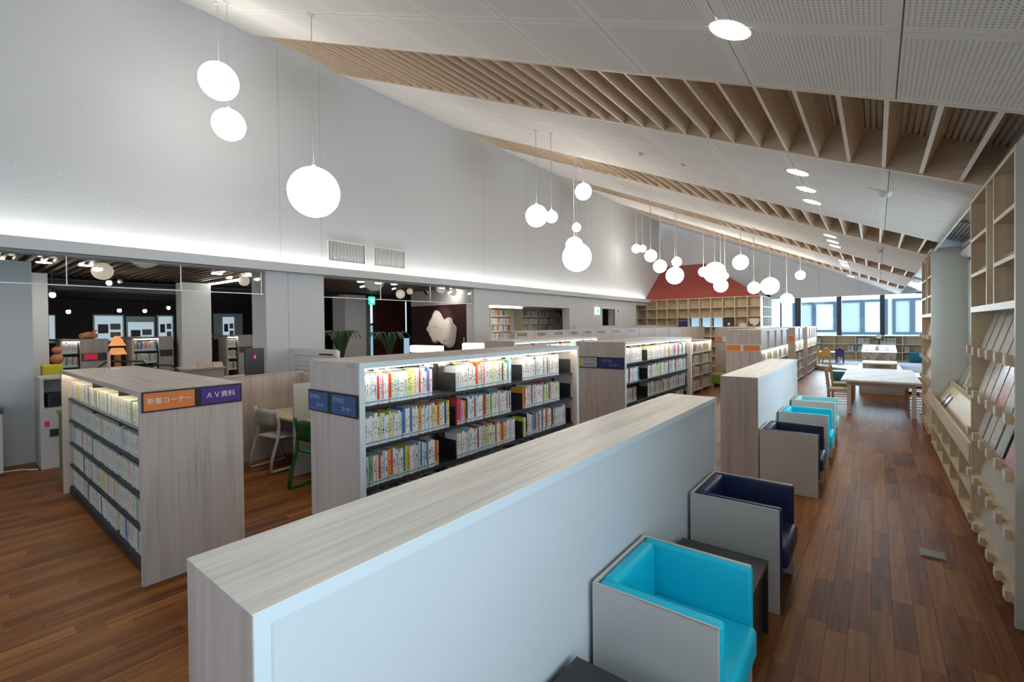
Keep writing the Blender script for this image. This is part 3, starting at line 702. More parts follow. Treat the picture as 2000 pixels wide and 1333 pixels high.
# ------------------------------------------------------------------ bookcases
def steel_case(label, x0, x1, y0, y1, h, tiers, nb, face='x', led='shelf_led', rows=None, bookend=True):
    """double sided, ash ends and top, black steel inside; front faces +X (face x) or -Y (face y)"""
    t = thing('bookcase', label, 'bookcase', ((x0+x1)/2, (y0+y1)/2, 0)); T = .04
    if face == 'x':
        B(x0-.005, x1+.005, y0, y1, h-T, h).build('top_panel', 'ash_y', t)
        for a, b in ((y0, y0+T), (y1-T, y1)):
            B(x0, x1, a, b, 0, h-T).build('end_panel', 'ash_z', t)
            B(x1, x1+.006, a, b, 0, h-T).build('edge_strip', 'edge_white', t)
        B(x1+.005, x1+.009, y0, y1, h-T, h).build('edge_strip', 'edge_white', t)
        B(x1-.035, x1-.015, y0+T, y1-T, h-T-.009, h-T-.0005).build('light_strip', led, t)
        B(x0+.05, x0+.08, y0+T, y1-T, h-T-.016, h-T-.0005).build('light_strip', led, t)
        ya, yb = y0+T, y1-T; bw = (yb-ya)/nb; xm = (x0+x1)/2
        for i in range(nb+1):
            y = ya+i*bw; B(xm-.015, xm+.015, max(ya, y-.015), min(yb, y+.015), 0, h-T).build('upright', 'black_steel', t)
        for z in tiers+[.06]:
            for i in range(nb):
                B(xm+.02, x1-.055, ya+i*bw+.003, ya+(i+1)*bw-.003, z-.022, z-.002).build('shelf', 'black_steel', t)
                B(x0+.055, xm-.02, ya+i*bw+.003, ya+(i+1)*bw-.003, z-.022, z-.002).build('shelf', 'black_steel', t)
        B(x0+.06, x1-.06, ya, yb, 0, .036).build('plinth', 'black_steel', t)
        B(xm-.004, xm+.004, ya, yb, .04, .35).build('back_sheet', 'black_steel', t)
    else:
        B(x0, x1, y0-.005, y1+.005, h-T, h).build('top_panel', 'ash_x', t)
        for a, b in ((x0, x0+T), (x1-T, x1)): B(a, b, y0, y1, 0, h-T).build('end_panel', 'ash_z', t)
        B(x0+T, x1-T, y0+.045, y0+.065, h-T-.004, h-T-.0005).build('light_strip', led, t)
        xa, xb = x0+T, x1-T; bw = (xb-xa)/nb; ym = (y0+y1)/2
        for i in range(nb+1):
            x = xa+i*bw; B(max(xa, x-.015), min(xb, x+.015), ym-.015, ym+.015, 0, h-T).build('upright', 'black_steel', t)
            if 0 < i < nb: B(x-.002, x+.002, y0+.1, ym-.02, .09, h-T-.03).build('side_sheet', 'black_steel', t)
        for z in tiers:
            for i in range(nb):
                B(xa+i*bw+.004, xa+(i+1)*bw-.004, y0+.055, ym-.02, z-.022, z-.002).build('shelf', 'black_steel', t)
                B(xa+i*bw+.004, xa+(i+1)*bw-.004, ym+.02, y1-.055, z-.022, z-.002).build('shelf', 'black_steel', t)
        B(xa, xb, y0+.05, y1-.05, 0, .065).build('plinth', 'black_steel', t)
        B(xa, xb, ym-.004, ym+.004, .07, h-T).build('back_sheet', 'black_steel', t)
    return t
def bookends(t, x0, x1, y, z, h=.17):
    mb = MB().prism([(x0, z), (x1, z), (x1, z+h), (x1-.02, z+h), (x0, z+h)], 1, y, y+.004); mb.build('bookend', 'black_steel', t)
# near lit bookcase (blue signs)
T1 = [1.415, 1.135, .855, .575, .295]
b1 = steel_case('pale wood bookcase with lit shelves and two blue end signs', -3.30, -2.67, 1.75, 4.59, 1.72, T1, 3)
tn = ['top tier', 'second tier', 'third tier', 'fourth tier', 'fifth tier', 'lowest tier']; bn = ['first bay', 'middle bay', 'last bay']
fills = {(0, 0): .72, (0, 1): .80, (0, 2): .72, (1, 0): .92, (1, 1): .80, (1, 2): .72, (2, 0): .78, (2, 1): .86, (2, 2): .86}
bw = (4.55-1.79)/3
for j, z in enumerate(T1[:3]):
    for i in range(3):
        ya = 1.79+bw*i+.005; yb = 1.79+bw*i+bw*fills[(j, i)]
        row(ya, yb, -2.735, z, (1, 0), .225, .15, (.012, .027), .16, ind='book', where=f'{tn[j]}, {bn[i]}, of the blue-signed bookcase', group='books in the blue-signed bookcase', maxc=300)
        if i: bookends(b1, -2.96, -2.745, ya-.012, z-.001, .155)
        if i == 2: bookends(b1, -2.96, -2.745, ya+bw-.02, z-.001, .155)
        if j == 0:   # back row books seen over the top
            row(1.79+bw*i+.02, 1.79+bw*i+bw*.9, -3.235, z, (-1, 0), .2, .14, pal=PAL)
for i in range(3):
    for z in T1[1:]: row(1.79+bw*i+.02, 1.79+bw*i+bw*.85, -3.235, z, (-1, 0), .2, .14)
    for z in T1[3:]: row(1.79+bw*i+.02, 1.79+bw*i+bw*.85, -2.735, z, (1, 0), .2, .14)
# second lit bookcase
b2 = steel_case('second pale wood lit bookcase with navy and yellow end sign', -3.42, -2.67, 5.83, 8.69, 1.72, T1, 3)
bw = (8.65-5.87)/3
f2 = {(0, 0): .78, (0, 1): .98, (0, 2): .92, (1, 0): .66, (1, 1): .96, (1, 2): .95, (2, 0): .55, (2, 1): .98, (2, 2): .92}
NIND['b2'] = 0
for j, z in enumerate(T1):
    for i in range(3):
        ya = 5.87+bw*i+.005; yb = ya+bw*f2.get((j, i), .8)-.01
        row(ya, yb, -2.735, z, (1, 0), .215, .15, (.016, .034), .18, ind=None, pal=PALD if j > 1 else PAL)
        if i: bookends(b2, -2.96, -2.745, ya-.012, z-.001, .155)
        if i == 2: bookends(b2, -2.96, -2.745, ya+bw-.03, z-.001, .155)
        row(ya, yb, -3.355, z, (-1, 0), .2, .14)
# third lit bookcase behind
b3 = steel_case('third lit bookcase behind the blue-signed one, only its top showing', -5.12, -4.5, 5.74, 8.53, 1.72, T1, 3)
for j, z in enumerate(T1[:3]):
    for i in range(3): row(5.8+.91*i, 5.8+.91*i+.7, -4.565, z, (1, 0), .21, .15)
# paperback bookcase at left
TL = [1.155, .888, .62, .352, .084]
b4 = steel_case('pale wood paperback bookcase with orange and purple end sign', -7.70, -4.37, .98, 1.70, 1.49, TL, 3, 'y', 'shelf_led_warm')
xa = -7.66; bw = (3.33-.08)/3
fl4 = {(2, 2): .8, (0, 0): .92, (1, 3): .97, (2, 4): .96}
for j, z in enumerate(TL):
    for i in (2, 1, 0):
        a = xa+bw*i+.012; b = xa+bw*(i+1)-.012-(.0 if (i, j) not in ((1, 4), (0, 3)) else .07)
        row(a, b, 1.06, z, (0, -1), .195, .14, (.016, .028), .06, pal=PALW, ind='paperback', where=f'{tn[j]}, {bn[i]}, of the left paperback bookcase', group='paperbacks in the left bookcase')
# things on and around it
t = thing('sign_holder', 'small pinkish card sign on a clear stand, on top of the paperback bookcase', 'sign', (-7.2, 1.36, 1.491))
B(-7.27, -7.13, 1.33, 1.335, 1.50, 1.69).build('card', 'pink_card', t); MB().box(-7.3, -7.1, 1.3, 1.42, 1.4905, 1.50).build('foot', 'label_card', t)
smallbox('low_cabinet', 'olive green low cabinet against the left end of paperback bookcase', 'cabinet', -8.25, -7.72, 1.02, 1.45, 0, .92, 'olive_panel', parts=[('top', (-8.26, -7.715, 1.0, 1.46, .92, .94), 'olive_panel')])
# ------------------------------------------------------------------ partitions (screen walls behind the chairs)
def partition(label, y0, y1):
    x0, x1 = -1.52, -1.10; h = 1.31; t = thing('partition', label, 'partition', ((x0+x1)/2, (y0+y1)/2, 0)); T = .04
    B(x0, x1, y0, y1, h-.003, h).build('top_veneer', 'ash_top', t)
    B(x0, x1, y0+.003, y1-.003, h-T, h-.003).build('top_panel', 'edge_white', t)
    for a, b, v in ((y0, y0+T, y0), (y1-T, y1, y1)):
        B(x0, x1, a+(.003 if v == y0 else 0), b-(.003 if v == y1 else 0), 0, h-T).build('end_panel', 'edge_white', t)
        B(x0, x1-.001, v if v == y0 else v-.003, v+.003 if v == y0 else v, 0, h-.003).build('end_veneer', 'ash_z', t)
    B(x1-.04, x1-.016, y0+T, y1-T, 0, h-T).build('fabric_face', 'white_fabric', t)
    B(x0+.006, x0+.03, y0+T, y1-T, 0, h-T).build('fabric_face', 'white_fabric', t)
    return t
wood('rose_ash', 2, [(.3, (.42, .33, .28)), (.5, (.58, .47, .40)), (.7, (.64, .53, .46))])
wood('ash_top', 1, [(.25, (.50, .46, .41)), (.42, (.66, .62, .56)), (.55, (.79, .745, .67)), (.75, (.84, .80, .73))], rough=.42)  # same ash made paler: overhead light on the partition tops put into the colour
partition('long low wood-topped partition with white fabric side, nearest the camera', .44, 4.27)
partition('second low wood-topped partition, farther along the aisle', 6.07, 9.52)
# ------------------------------------------------------------------ lounge chairs
def chair(label, y0, mt, w=.64):
    t = thing('lounge_chair', label, 'armchair', (-1.09, y0, 0), 'cube lounge chairs along the partitions'); local(t)
    D = .58
    for a, b in ((0, .018), (w-.018, w)): rbox(0, D, a, b, 0, .70, .003, 1).build('side_panel', 'chair_panel', t)
    B(0, .018, .018, w-.018, .08, .70).build('back_shell', 'chair_panel', t)
    B(0, D, -.0015, 0, .697, .7015).build('edge_trim', 'alu', t)
    for a, b in ((.018, .07), (w-.07, w-.018)): rbox(.03, D+.012, a, b, .2, .706, .018).build('arm_pad', mt, t, smooth=True)
    rbox(.018, .10, .07, w-.07, .3, .706, .028, 4).build('back_pad', mt, t, smooth=True)
    rbox(.09, D+.04, .07, w-.07, .28, .43, .03, 4).build('seat_pad', mt, t, smooth=True)
    B(.1, D-.05, .02, w-.02, .20, .28).build('seat_base', 'black_steel', t)
    for yy in (.10, w-.10): B(D-.10, D-.07, yy-.012, yy+.012, 0, .2).build('front_leg', 'alu', t)
    return t
chair('bright cyan cube lounge chair nearest the camera', 1.985, 'leather_cyan')
chair('navy cube lounge chair directly behind the nearest cyan one', 3.49, 'leather_navy')
chair('dark navy cube lounge chair at the near end of the second partition', 6.08, 'leather_dark_navy')
chair('cyan cube lounge chair at the second partition, behind the dark navy one', 7.45, 'leather_cyan')
chair('pale aqua cube lounge chair, farthest along the second partition', 8.70, 'leather_aqua')
def sidetable(label, y0, y1):
    t = thing('side_table', label, 'table', (-1.08, y0, 0), 'black side tables between lounge chairs')
    B(-1.07, -.54, y0, y1, .42, .45).build('table_top', 'black_table', t)
    for a, b in ((y0, y0+.03), (y1-.03, y1)): B(-1.07, -.54, a, b, 0, .42).build('side_panel', 'black_table', t)
    B(-.59, -.57, y0+.03, y1-.03, .01, .42).build('front_panel', 'table_brown', t)
sidetable('low black side table between the nearest cyan and navy chairs', 2.76, 3.27)
sidetable('low black side table at the bottom edge, before the nearest chair', 1.24, 1.80)
sidetable('low black side table between dark navy and cyan far chairs', 6.86, 7.30)
# ------------------------------------------------------------------ desk zone
t = thing('desk_partition', 'pale wood desk-high screen behind the white chair', 'partition', (-7.25, 2.7, 0))
B(-7.28, -7.24, 1.74, 3.72, 0, 1.262).build('panel', 'rose_ash', t); B(-7.29, -7.23, 1.74, 3.72, 1.262, 1.275).build('cap', 'ash_y', t)
B(-7.24, -5.0, 3.68, 3.72, 0, 1.25).build('rear_panel', 'rose_ash', t)
t = thing('study_desk', 'long pale wood study desk with white dividers', 'desk', (-6.3, 3.3, 0))
B(-7.23, -5.0, 3.02, 3.66, .695, .725).build('desk_top', 'maple_x', t)
for x in (-6.08, -5.03): B(x, x+.03, 2.98, 3.66, .0, 1.22).build('divider', 'chair_white', t)
B(-7.2, -5.1, 3.6, 3.63, .3, .695).build('modesty_panel', 'maple_x', t)
tag(smallbox('paper_sheet', 'sheet of paper lying on the study desk', 'paper', -6.75, -6.45, 3.2, 3.4, .7255, .731, 'label_card', parts=[('print', (-6.72, -6.5, 3.23, 3.37, .731, .7315), 'grey_plate')]))
def tip_chair(label, x, y, mt, rz=0):
    t = thing('study_chair', label, 'chair', (x, y, 0), 'plastic study chairs at the desk', rz); local(t)
    w = .25
    for s in (-1, 1):
        mb = MB(); xx = s*w
        mb.tube([(xx, .02, .86), (xx, .06, .66), (xx, .04, .45), (xx, -.04, .2), (xx, -.07, .02)], .024, 6)
        mb.tube([(xx, -.07, .02), (xx, .44, .02)], .018, 6).tube([(xx, .44, .02), (xx, .36, .25), (xx*.9, .34, .44)], .018, 6)
        mb.build('leg', mt, t, smooth=True)
    mb = MB(); n = 9
    for i in range(n):
        for j, z in enumerate((.60, .68, .78, .855)):
            a = (i/(n-1)-.5)*2; mb.v.append((a*w, .045-.05*(1-a*a)-.06*(z-.6), z-(.05*(a*a) if j == 3 else 0)))
    for i in range(n):
        for j, z in enumerate((.60, .68, .78, .855)):
            a = (i/(n-1)-.5)*2; mb.v.append((a*w, .065-.05*(1-a*a)-.06*(z-.6), z-(.05*(a*a) if j == 3 else 0)))
    k = n*4
    for i in range(n-1):
        for j in range(3):
            q = (i*4+j, (i+1)*4+j, (i+1)*4+j+1, i*4+j+1); mb.f.append(q); mb.m.append(0); mb.f.append(tuple(k+v for v in reversed(q))); mb.m.append(0)
        for j in (0, 3):
            q = (i*4+j, (i+1)*4+j, k+(i+1)*4+j, k+i*4+j); mb.f.append(q if j else q[::-1]); mb.m.append(0)
    for i in (0, n-1):
        for j in range(3): mb.f.append((i*4+j, i*4+j+1, k+i*4+j+1, k+i*4+j)); mb.m.append(0)
    mb.build('backrest', mt, t, smooth=True)
    rbox(-w+.01, w-.01, .04, .45, .44, .465, .01, 2).build('seat', mt, t, smooth=True)
tip_chair('white plastic study chair with sled legs at the desk', -6.65, 2.86, 'chair_white', .12)
tip_chair('green plastic study chair half hidden by the lit bookcase', -5.36, 2.78, 'chair_green', .1)
t = thing('whiteboard_stand', 'white framed notice board stand behind the desk area', 'board', (-8.0, 4.4, 0))
B(-9.05+.15, -7.35, 4.39, 4.42, .75, 1.58).build('board', 'white_paint', t); MB().box(-8.9, -7.35, 4.375, 4.389, 1.46, 1.58).box(-8.9, -8.86, 4.375, 4.389, .75, 1.46).build('frame', 'label_card', t)
for x in (-8.88, -7.38): B(x, x+.03, 4.42, 4.45, 0, 1.56).build('post', 'alu', t)
B(-7.9, -7.45, 4.37, 4.375, 1.475, 1.505).build('title_strip', 'dark_plastic', t)
for k in range(7): B(-8.8, -7.4, 4.384, 4.389, .85+.08*k, .86+.08*k).build('grid_rail', 'grey_plate', t)
for x, w, lab in ((-7.29, .85, 'larger'), (-5.84, .43, 'smaller')):
    t = thing('desk_lamp', f'{lab} glowing cream lamp shade standing up behind the lit bookcase', 'lamp', (x+w/2, 6.0, 0))
    zt = 1.60 if w > .5 else 1.665
    rbox(x, x+w, 5.93, 6.07, zt-.14, zt, .02, 2).build('shade', 'shade_glow', t)
    MB().cyl(x+w/2, 6, .02, zt-.13, .02, 10).build('stem', 'alu', t); MB().cyl(x+w/2, 6, 0, .02, .15, 16).build('base', 'alu', t)
t = thing('security_gate', 'dark panel with red digits standing by the left opening', 'panel', (-8.6, 3.55, 0))
B(-8.63, -8.58, 3.40, 3.71, 0, 1.62).build('panel', 'black_gloss', t)
for z in (1.47,): B(-8.578, -8.575, 3.54, 3.565, z-.03, z+.03).build('red_digit', 'red_led', t)
# counter in the left opening
t = thing('service_counter', 'brown service counter between the columns of the left opening', 'counter', (-9.8, 3.3, 0))
B(-10.3, -9.8, 2.87, 3.5, 0, 1.22).build('body', 'tan_wood', t); B(-10.35, -9.78, 3.5, 4.3, 0, 1.02).build('low_body', 'tan_wood', t); B(-10.4, -9.75, 2.85, 3.52, 1.22, 1.25).build('top', 'tan_wood', t)
for y, w in ((3.1, .1), (3.35, .16)):
    t = thing('card_holder', ('upright' if w < .15 else 'tilted')+' small card holder on the service counter', 'sign', (-9.95, y, 1.25)); MB().prism([(-9.95, 1.2505), (-9.85, 1.2505), (-9.93, 1.38 if w < .15 else 1.34)], 1, y, y+w).build('card', 'pink_card', t)
# copier + white cabinet
t = thing('copier', 'white office copier cut off by the left picture edge', 'copier', (-9.6, .3, 0))
B(-9.85, -9.25, -.1, .60, .05, .85).build('body', 'copier_white', t); B(-9.86, -9.24, -.11, .61, .85, .90).build('top', 'dark_plastic', t); B(-9.55, -9.25, .42, .58, .92, 1.03).build('control_panel', 'copier_white', t); B(-9.84, -9.26, -.09, .59, 0, .05).build('base', 'dark_plastic', t)
t = thing('equipment_cabinet', 'white metal cabinet with an opening holding an old monitor', 'cabinet', (-9.4, 1.2, 0))
mb = MB().box(-9.78, -9.25, .96, 1.55, 0, .86).box(-9.78, -9.25, .96, 1.0, .86, 1.27).box(-9.78, -9.25, 1.51, 1.55, .86, 1.27).box(-9.78, -9.25, .96, 1.55, 1.27, 1.30).box(-9.78, -9.74, 1.0, 1.51, .86, 1.27)
mb.build('body', 'copier_white', t); B(-9.249, -9.245, 1.05, 1.22, .45, .56).build('slot_plate', 'dark_plastic', t); B(-9.249, -9.246, 1.0, 1.05, .60, .68).build('red_tag', 'red_sign', t)
tag(smallbox('monitor', 'dark old monitor inside the white equipment cabinet', 'monitor', -9.7, -9.35, 1.05, 1.45, .861, 1.05, 'dark_plastic', parts=[('screen', (-9.35, -9.345, 1.08, 1.42, .89, 1.02), 'black_gloss')]))
tag(MB().tube([(-9.5, .62, .012), (-9.45, .8, .012), (-9.35, .85, .012), (-9.3, .93, .012)], .01, 6).build('cable', 'label_card'), 'thin pale cable lying on the floor between copier and cabinet', 'cable')
t = thing('book_trolley', 'black wire trolley frame behind the paperback bookcase', 'trolley', (-8.3, 1.9, 0))
mb = MB().tube([(-8.45, 1.45, .1), (-8.45, 1.45, 1.45), (-8.45, 1.55, 1.53), (-8.45, 1.95, 1.5), (-8.45, 2.0, 1.42), (-8.45, 2.0, .1)], .015, 8); mb.build('hoop', 'black_steel', t)
mb = MB().tube([(-8.1, 1.9, .1), (-8.1, 1.9, 1.38), (-8.1, 2.0, 1.46), (-8.1, 2.2, 1.44), (-8.1, 2.28, 1.36), (-8.1, 2.28, .1)], .015, 8); mb.build('hoop', 'black_steel', t)
B(-8.5, -8.05, 1.5, 2.25, 1.30, 1.34).build('tray', 'black_steel', t); B(-8.5, -8.05, 1.5, 2.25, .08, .12).build('tray', 'black_steel', t)
# ------------------------------------------------------------------ room beyond the openings
struct('wall_back', B(-20.2, -20, -4, 14, 0, 3.1), 'dark_wall'); struct('wall_back_side', B(-20, -10.95, 13.9, 14.1, 0, 3.1), 'dark_wall')
c2 = struct('ceiling_back', B(-20, -9.2, -4, 9.45, 3.16, 3.2), 'black_ceiling'); struct('ceiling_back_2', B(-20, -9.2, 9.45, 14, 3.16, 3.2), 'dark_wall')
for i in range(58):
    y = -3+i*.148
    B(-13.2, -9.3, y, y+.05, 3.095, 3.14).build('ceiling_slat', 'dark_slat', c2)
for i in range(8): B(-13.4-i*.9, -13.34-i*.9, -3.9, 9, 3.02, 3.06).build('ceiling_rail', 'black_steel', c2)
struct('trim_3', B(-20, -13.25, -4, 14, 2.98, 3.01), 'black_ceiling')
struct('ceiling_back_3', B(-13.2, -9.25, 5.6, 9.5, 3.08, 3.12), 'dark_slat')
for lab, x0, x1, y0, y1, mt in (('leftmost', -10.5, -9.9, .2, .97, 'white_wall'), ('slim beige', -12.1, -11.65, 1.0, 1.34, 'white_wall'), ('middle', -12.2, -11.85, 3.42, 3.99, 'white_wall')):
    tag(struct('column', B(x0, x1, y0, y1, 0, 3.0), mt), lab+' square column in the room beyond the left opening')
struct('wall_back_column', B(-13.6, -12.9, 8.0, 8.75, 0, 3.0), 'white_wall')
# lit display panels
for i, (y0, y1, z0, z1, lab) in enumerate(((3.31, 4.1, 1.6, 2.5, 'left'), (4.15, 4.95, 1.4, 2.45, 'middle'), (5.0, 5.5, 1.6, 2.5, 'right'), (2.28, 2.44, 1.6, 2.48, 'narrow far left'), (6.78, 7.8, 1.6, 2.58, 'far right'))):
    t = thing('wall_display', f'{lab} softly lit display panel on the dark far wall of the back room', 'display', (-19.9, (y0+y1)/2, z0), 'lit display panels')
    B(-19.98, -19.9, y0, y1, z0, z1).build('frame', 'bldg_light', t); pass
flat('panel_glow', (.4, .5, .55), .5, emit=(.62, .80, .9), es=.5)
for t in [o for o in list(bpy.data.objects) if o.name.startswith('wall_display')]:
    y = t.location.y; z = t.location.z; w = .7 if y < 5 else .4
    if y < 3: w = .12
    B(-19.899, -19.89, y-w/2, y+w/2, z+.05, z+.85).build('backlit_face', 'panel_glow', t)
    if w > .3:
        B(-19.889, -19.885, y-w*.40, y-.02, z+.28, z+.58).build('photo_print', 'dark_plastic', t); B(-19.889, -19.885, y+.03, y+w*.42, z+.4, z+.6).build('photo_print', 'grey_paint', t); B(-19.889, -19.885, y+.03, y+w*.42, z+.14, z+.32).build('photo_print', 'floral_seat', t)
def far_case(label, x, y0, ym, y1, h):
    t = thing('bookcase', label, 'bookcase', (x, ym, 0))
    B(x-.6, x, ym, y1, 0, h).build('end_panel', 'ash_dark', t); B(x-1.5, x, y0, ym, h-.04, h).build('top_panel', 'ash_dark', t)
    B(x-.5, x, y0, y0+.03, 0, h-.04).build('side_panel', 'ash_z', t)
    B(x-.06, x-.03, y0+.03, ym, h-.055, h-.041).build('light_strip', 'shelf_led', t)
    for z in (.1, .4, .7, 1.0, 1.27, 1.53):
        B(x-.4, x-.02, y0+.03, ym, z-.02, z).build('shelf', 'black_steel', t)
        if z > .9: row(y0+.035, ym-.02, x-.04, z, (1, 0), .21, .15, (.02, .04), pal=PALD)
    B(x-.42, x-.4, y0, ym, 0, h-.04).build('back_sheet', 'black_steel', t)
    B(x, x+.012, ym+.02, y1-.02, h-.42, h-.28).build('sign_band', 'black_gloss', t)
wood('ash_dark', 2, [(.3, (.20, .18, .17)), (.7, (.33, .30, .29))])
far_case('lit bookcase with red end sign in the back room, left', -12.0, 1.53, 1.8, 2.22, 1.8)
far_case('lit bookcase in the back room beside the middle column', -12.0, 2.59, 3.04, 3.30, 1.82)
far_case('narrow lit bookcase in the back room right of the middle column', -12.0, 4.35, 4.6, 5.2, 1.82)
tag(smallbox('section_sign', 'red section sign on the left back-room bookcase', 'sign', -11.987, -11.98, 1.85, 2.05, 1.40, 1.52, 'red_sign', parts=[('frame', (-11.988, -11.986, 1.84, 2.18, 1.39, 1.53), 'black_gloss')]))
t = thing('wicker_lamp', 'orange glowing tiered wicker lamp in the back room', 'lamp', (-11, 2.16, 1.2))
MB().tube([(-11, 2.16, 1.68), (-11, 2.16, 1.86)], [.13, .04], 16).build('shade', 'wicker', t); MB().tube([(-11, 2.16, 1.52), (-11, 2.16, 1.64)], [.14, .09], 16).build('shade', 'wicker', t); MB().cyl(-11, 2.16, 0, 1.55, .05, 10).build('stem', 'terracotta', t)
t = thing('sofa', 'yellow sofa glimpsed in the back room at left', 'sofa', (-11.2, 1.3, 0)); rbox(-11.45, -11.25, 1.20, 1.47, .2, 1.38, .03, 2).build('backrest', 'sofa_yellow', t); rbox(-11.25, -10.95, 1.20, 1.47, .0, 1.12, .03, 2).build('seat', 'sofa_yellow', t)
t = thing('clay_figure', 'reddish rounded figure above the yellow sofa', 'ornament', (-11.35, 1.4, 1.38)); MB().sphere((-11.35, 1.40, 1.47), .09, 16, 10).build('body', 'terracotta', t, smooth=True); MB().sphere((-11.35, 1.40, 1.62), .07, 12, 8).build('head', 'terracotta', t, smooth=True)
t = thing('driftwood', 'piece of reddish driftwood on top of the left back-room bookcase', 'ornament', (-12.3, 1.95, 1.8)); MB().tube([(-12.2, 1.85, 1.86), (-12.3, 1.98, 1.88), (-12.25, 2.1, 1.86)], [.05, .07, .04], 8).build('trunk', 'terracotta', t); MB().tube([(-12.25, 2.0, 1.9), (-12.2, 2.08, 1.97)], [.03, .015], 6).build('branch', 'terracotta', t)
# back room lights, and globes added for pendant reflections
def disc(x, y, z, r, lab, grp):
    t = thing('back_room_downlight', lab, 'light', (x, y, z), grp); MB().tube([(x, y, z-.012), (x, y, z)], r, 18).build('lens', 'downlight', t); MB().tube([(x, y, z-.006), (x, y, z)], r+.012, 18).build('rim', 'white_paint', t)
for (x, y), w in (((-10.64, .71), 'leftmost'), ((-10.5, 1.17), 'second'), ((-10.5, 1.67), 'third'), ((-10.3, 3.58), 'fourth'), ((-10.2, 4.1), 'fifth')):
    disc(x, y, 3.075, .09, f'{w} downlight under the slatted ceiling of the left opening', 'downlights of the left opening')
for (x, y), w in (((-9.72, 6.46), 'leftmost'), ((-9.75, 6.98), 'second'), ((-9.72, 7.44), 'third'), ((-9.72, 9.1), 'fourth'), ((-9.6, 9.4), 'fifth')):
    disc(x, y, 3.075, .075, f'{w} downlight under the ceiling of the second opening', 'downlights of the second opening')
t = thing('linear_light', 'bright white linear light running back under the slatted ceiling', 'light', (-11.4, 4.05, 3.0)); MB().tube([(-12.43, 4.01, 3.0), (-10.36, 4.09, 3.0)], .02, 8).build('tube', 'shelf_led', t); MB().box(-12.4, -10.4, 4.03, 4.07, 3.02, 3.06).build('housing', 'black_steel', t)
for (x, y, z), w in (((-11.9, 2.23, 2.90), 'brightest'), ((-12, 2.42, 2.95), 'angled'), ((-12, 1.44, 2.63), 'left lower'), ((-16, 2.2, 2.45), 'far left'), ((-16, 3.2, 2.5), 'far middle'), ((-16, 3.75, 2.5), 'far right'), ((-16, 4.3, 2.6), 'farthest right')):
    t = thing('track_spotlight', f'{w} small spotlight under the black back-room ceiling', 'light', (x, y, z), 'track spotlights')
    MB().sphere((x, y, z), .045, 12, 8).build('lens', 'downlight' if w != 'angled' else 'alu', t, smooth=True); MB().tube([(x, y, z+.03), (x-.04, y, z+.12)], [.05, .035], 10).build('housing', 'black_steel', t); MB().tube([(x-.04, y, z+.12), (x-.04, y, min(3.1, z+.5))], .008, 6).build('stem', 'black_steel', t)
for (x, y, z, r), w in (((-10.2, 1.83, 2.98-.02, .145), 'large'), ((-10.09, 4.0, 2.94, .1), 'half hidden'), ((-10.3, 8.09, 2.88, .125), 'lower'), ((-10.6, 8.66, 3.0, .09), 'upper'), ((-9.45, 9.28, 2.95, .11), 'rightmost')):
    t = thing('reflection_globe', f'{w} dim cream globe added in place of a pendant reflection in the glass screens', 'lamp', (x, y, z), 'added globes for pendant reflections'); MB().sphere((x, y, z), r, 24, 14).build('globe', 'reflection_cream', t, smooth=True); MB().cyl(x, y, z+r*.9, 3.1, .006, 6).build('cord', 'cordmat', t)  # added globes, standing in for pendants mirrored in the glass screens
# second opening: burgundy wall with relief map, window, plants
struct('wall_burgundy', MB().box(-11.65, -9.2, 9.56, 9.7, 0, 2.62), 'burgundy'); struct('wall_burgundy_top', MB().box(-11.65, -9.2, 9.56, 9.7, 2.62, 3.16), 'white_wall')
mp = [(-10.42,2.46),(-10.30,2.44),(-10.23,2.38),(-10.16,2.27),(-10.08,2.20),(-9.97,2.19),(-9.92,2.235),(-9.84,2.24),(-9.76,2.22),(-9.74,2.12),(-9.68,2.05),(-9.58,1.97),(-9.585,1.9),(-9.61,1.72),(-9.66,1.5),(-9.74,1.40),(-9.91,1.37),(-10.02,1.43),(-10.13,1.45),(-10.25,1.52),(-10.36,1.55),(-10.45,1.50),(-10.57,1.53),(-10.60,1.62),(-10.70,1.73),(-10.72,1.80),(-10.82,1.87),(-10.80,1.95),(-10.72,2.02),(-10.70,2.12),(-10.58,2.24),(-10.52,2.36)]
t = thing('spotlight', 'black spotlight aimed at the white relief map, second opening', 'light', (-9.9, 8.6, 3.0)); MB().tube([(-9.9, 8.6, 3.0), (-9.92, 8.72, 2.9)], [.04, .055], 12).build('housing', 'black_steel', t); MB().cyl(-9.9, 8.6, 3.0, 3.08, .01, 6).build('stem', 'black_steel', t)
l_ = bpy.data.lights.new('spot_beam', 'SPOT'); l_.energy = 40; l_.spot_size = .95; l_.spot_blend = .6; l_.color = (1, .93, .85); l_.shadow_soft_size = .03
ob = bpy.data.objects.new('spot_beam', l_); COL.objects.link(ob); ob.location = (-9.925, 8.74, 2.88); ob.rotation_euler = (Vector((-10.2, 9.5, 2.15))-Vector((-9.925, 8.74, 2.88))).to_track_quat('-Z', 'Y').to_euler()
t = thing('relief_map', 'large white relief map of irregular outline on the burgundy wall', 'map', (-10.2, 9.5, 1.37))
MB().prism([(a, b) for a, b in mp][::-1], 1, 9.46, 9.5).build('map_plate', 'map_white', t)
MB().prism([(a*1.0+.0, b-.03) for a, b in mp][::-1], 1, 9.50, 9.53).build('map_shadow_plate', 'label_card', t)
mb = MB(); 
for k in range(len(mp)):
    a = mp[k]; b = mp[(k+1) % len(mp)]; c = (-10.2, 1.92)
    f = lambda p: (p[0]+(c[0]-p[0])*.05, 9.456, p[1]+(c[1]-p[1])*.05); mb.tube([f(a), f(b)], .004, 4)
mb.tube([(-10.5, 9.456, 1.95), (-10.4, 9.456, 2.0), (-10.25, 9.456, 1.93), (-10.15, 9.456, 1.9)], .005, 4); mb.tube([(-10.05, 9.456, 1.52), (-9.97, 9.456, 1.58)], .008, 4)
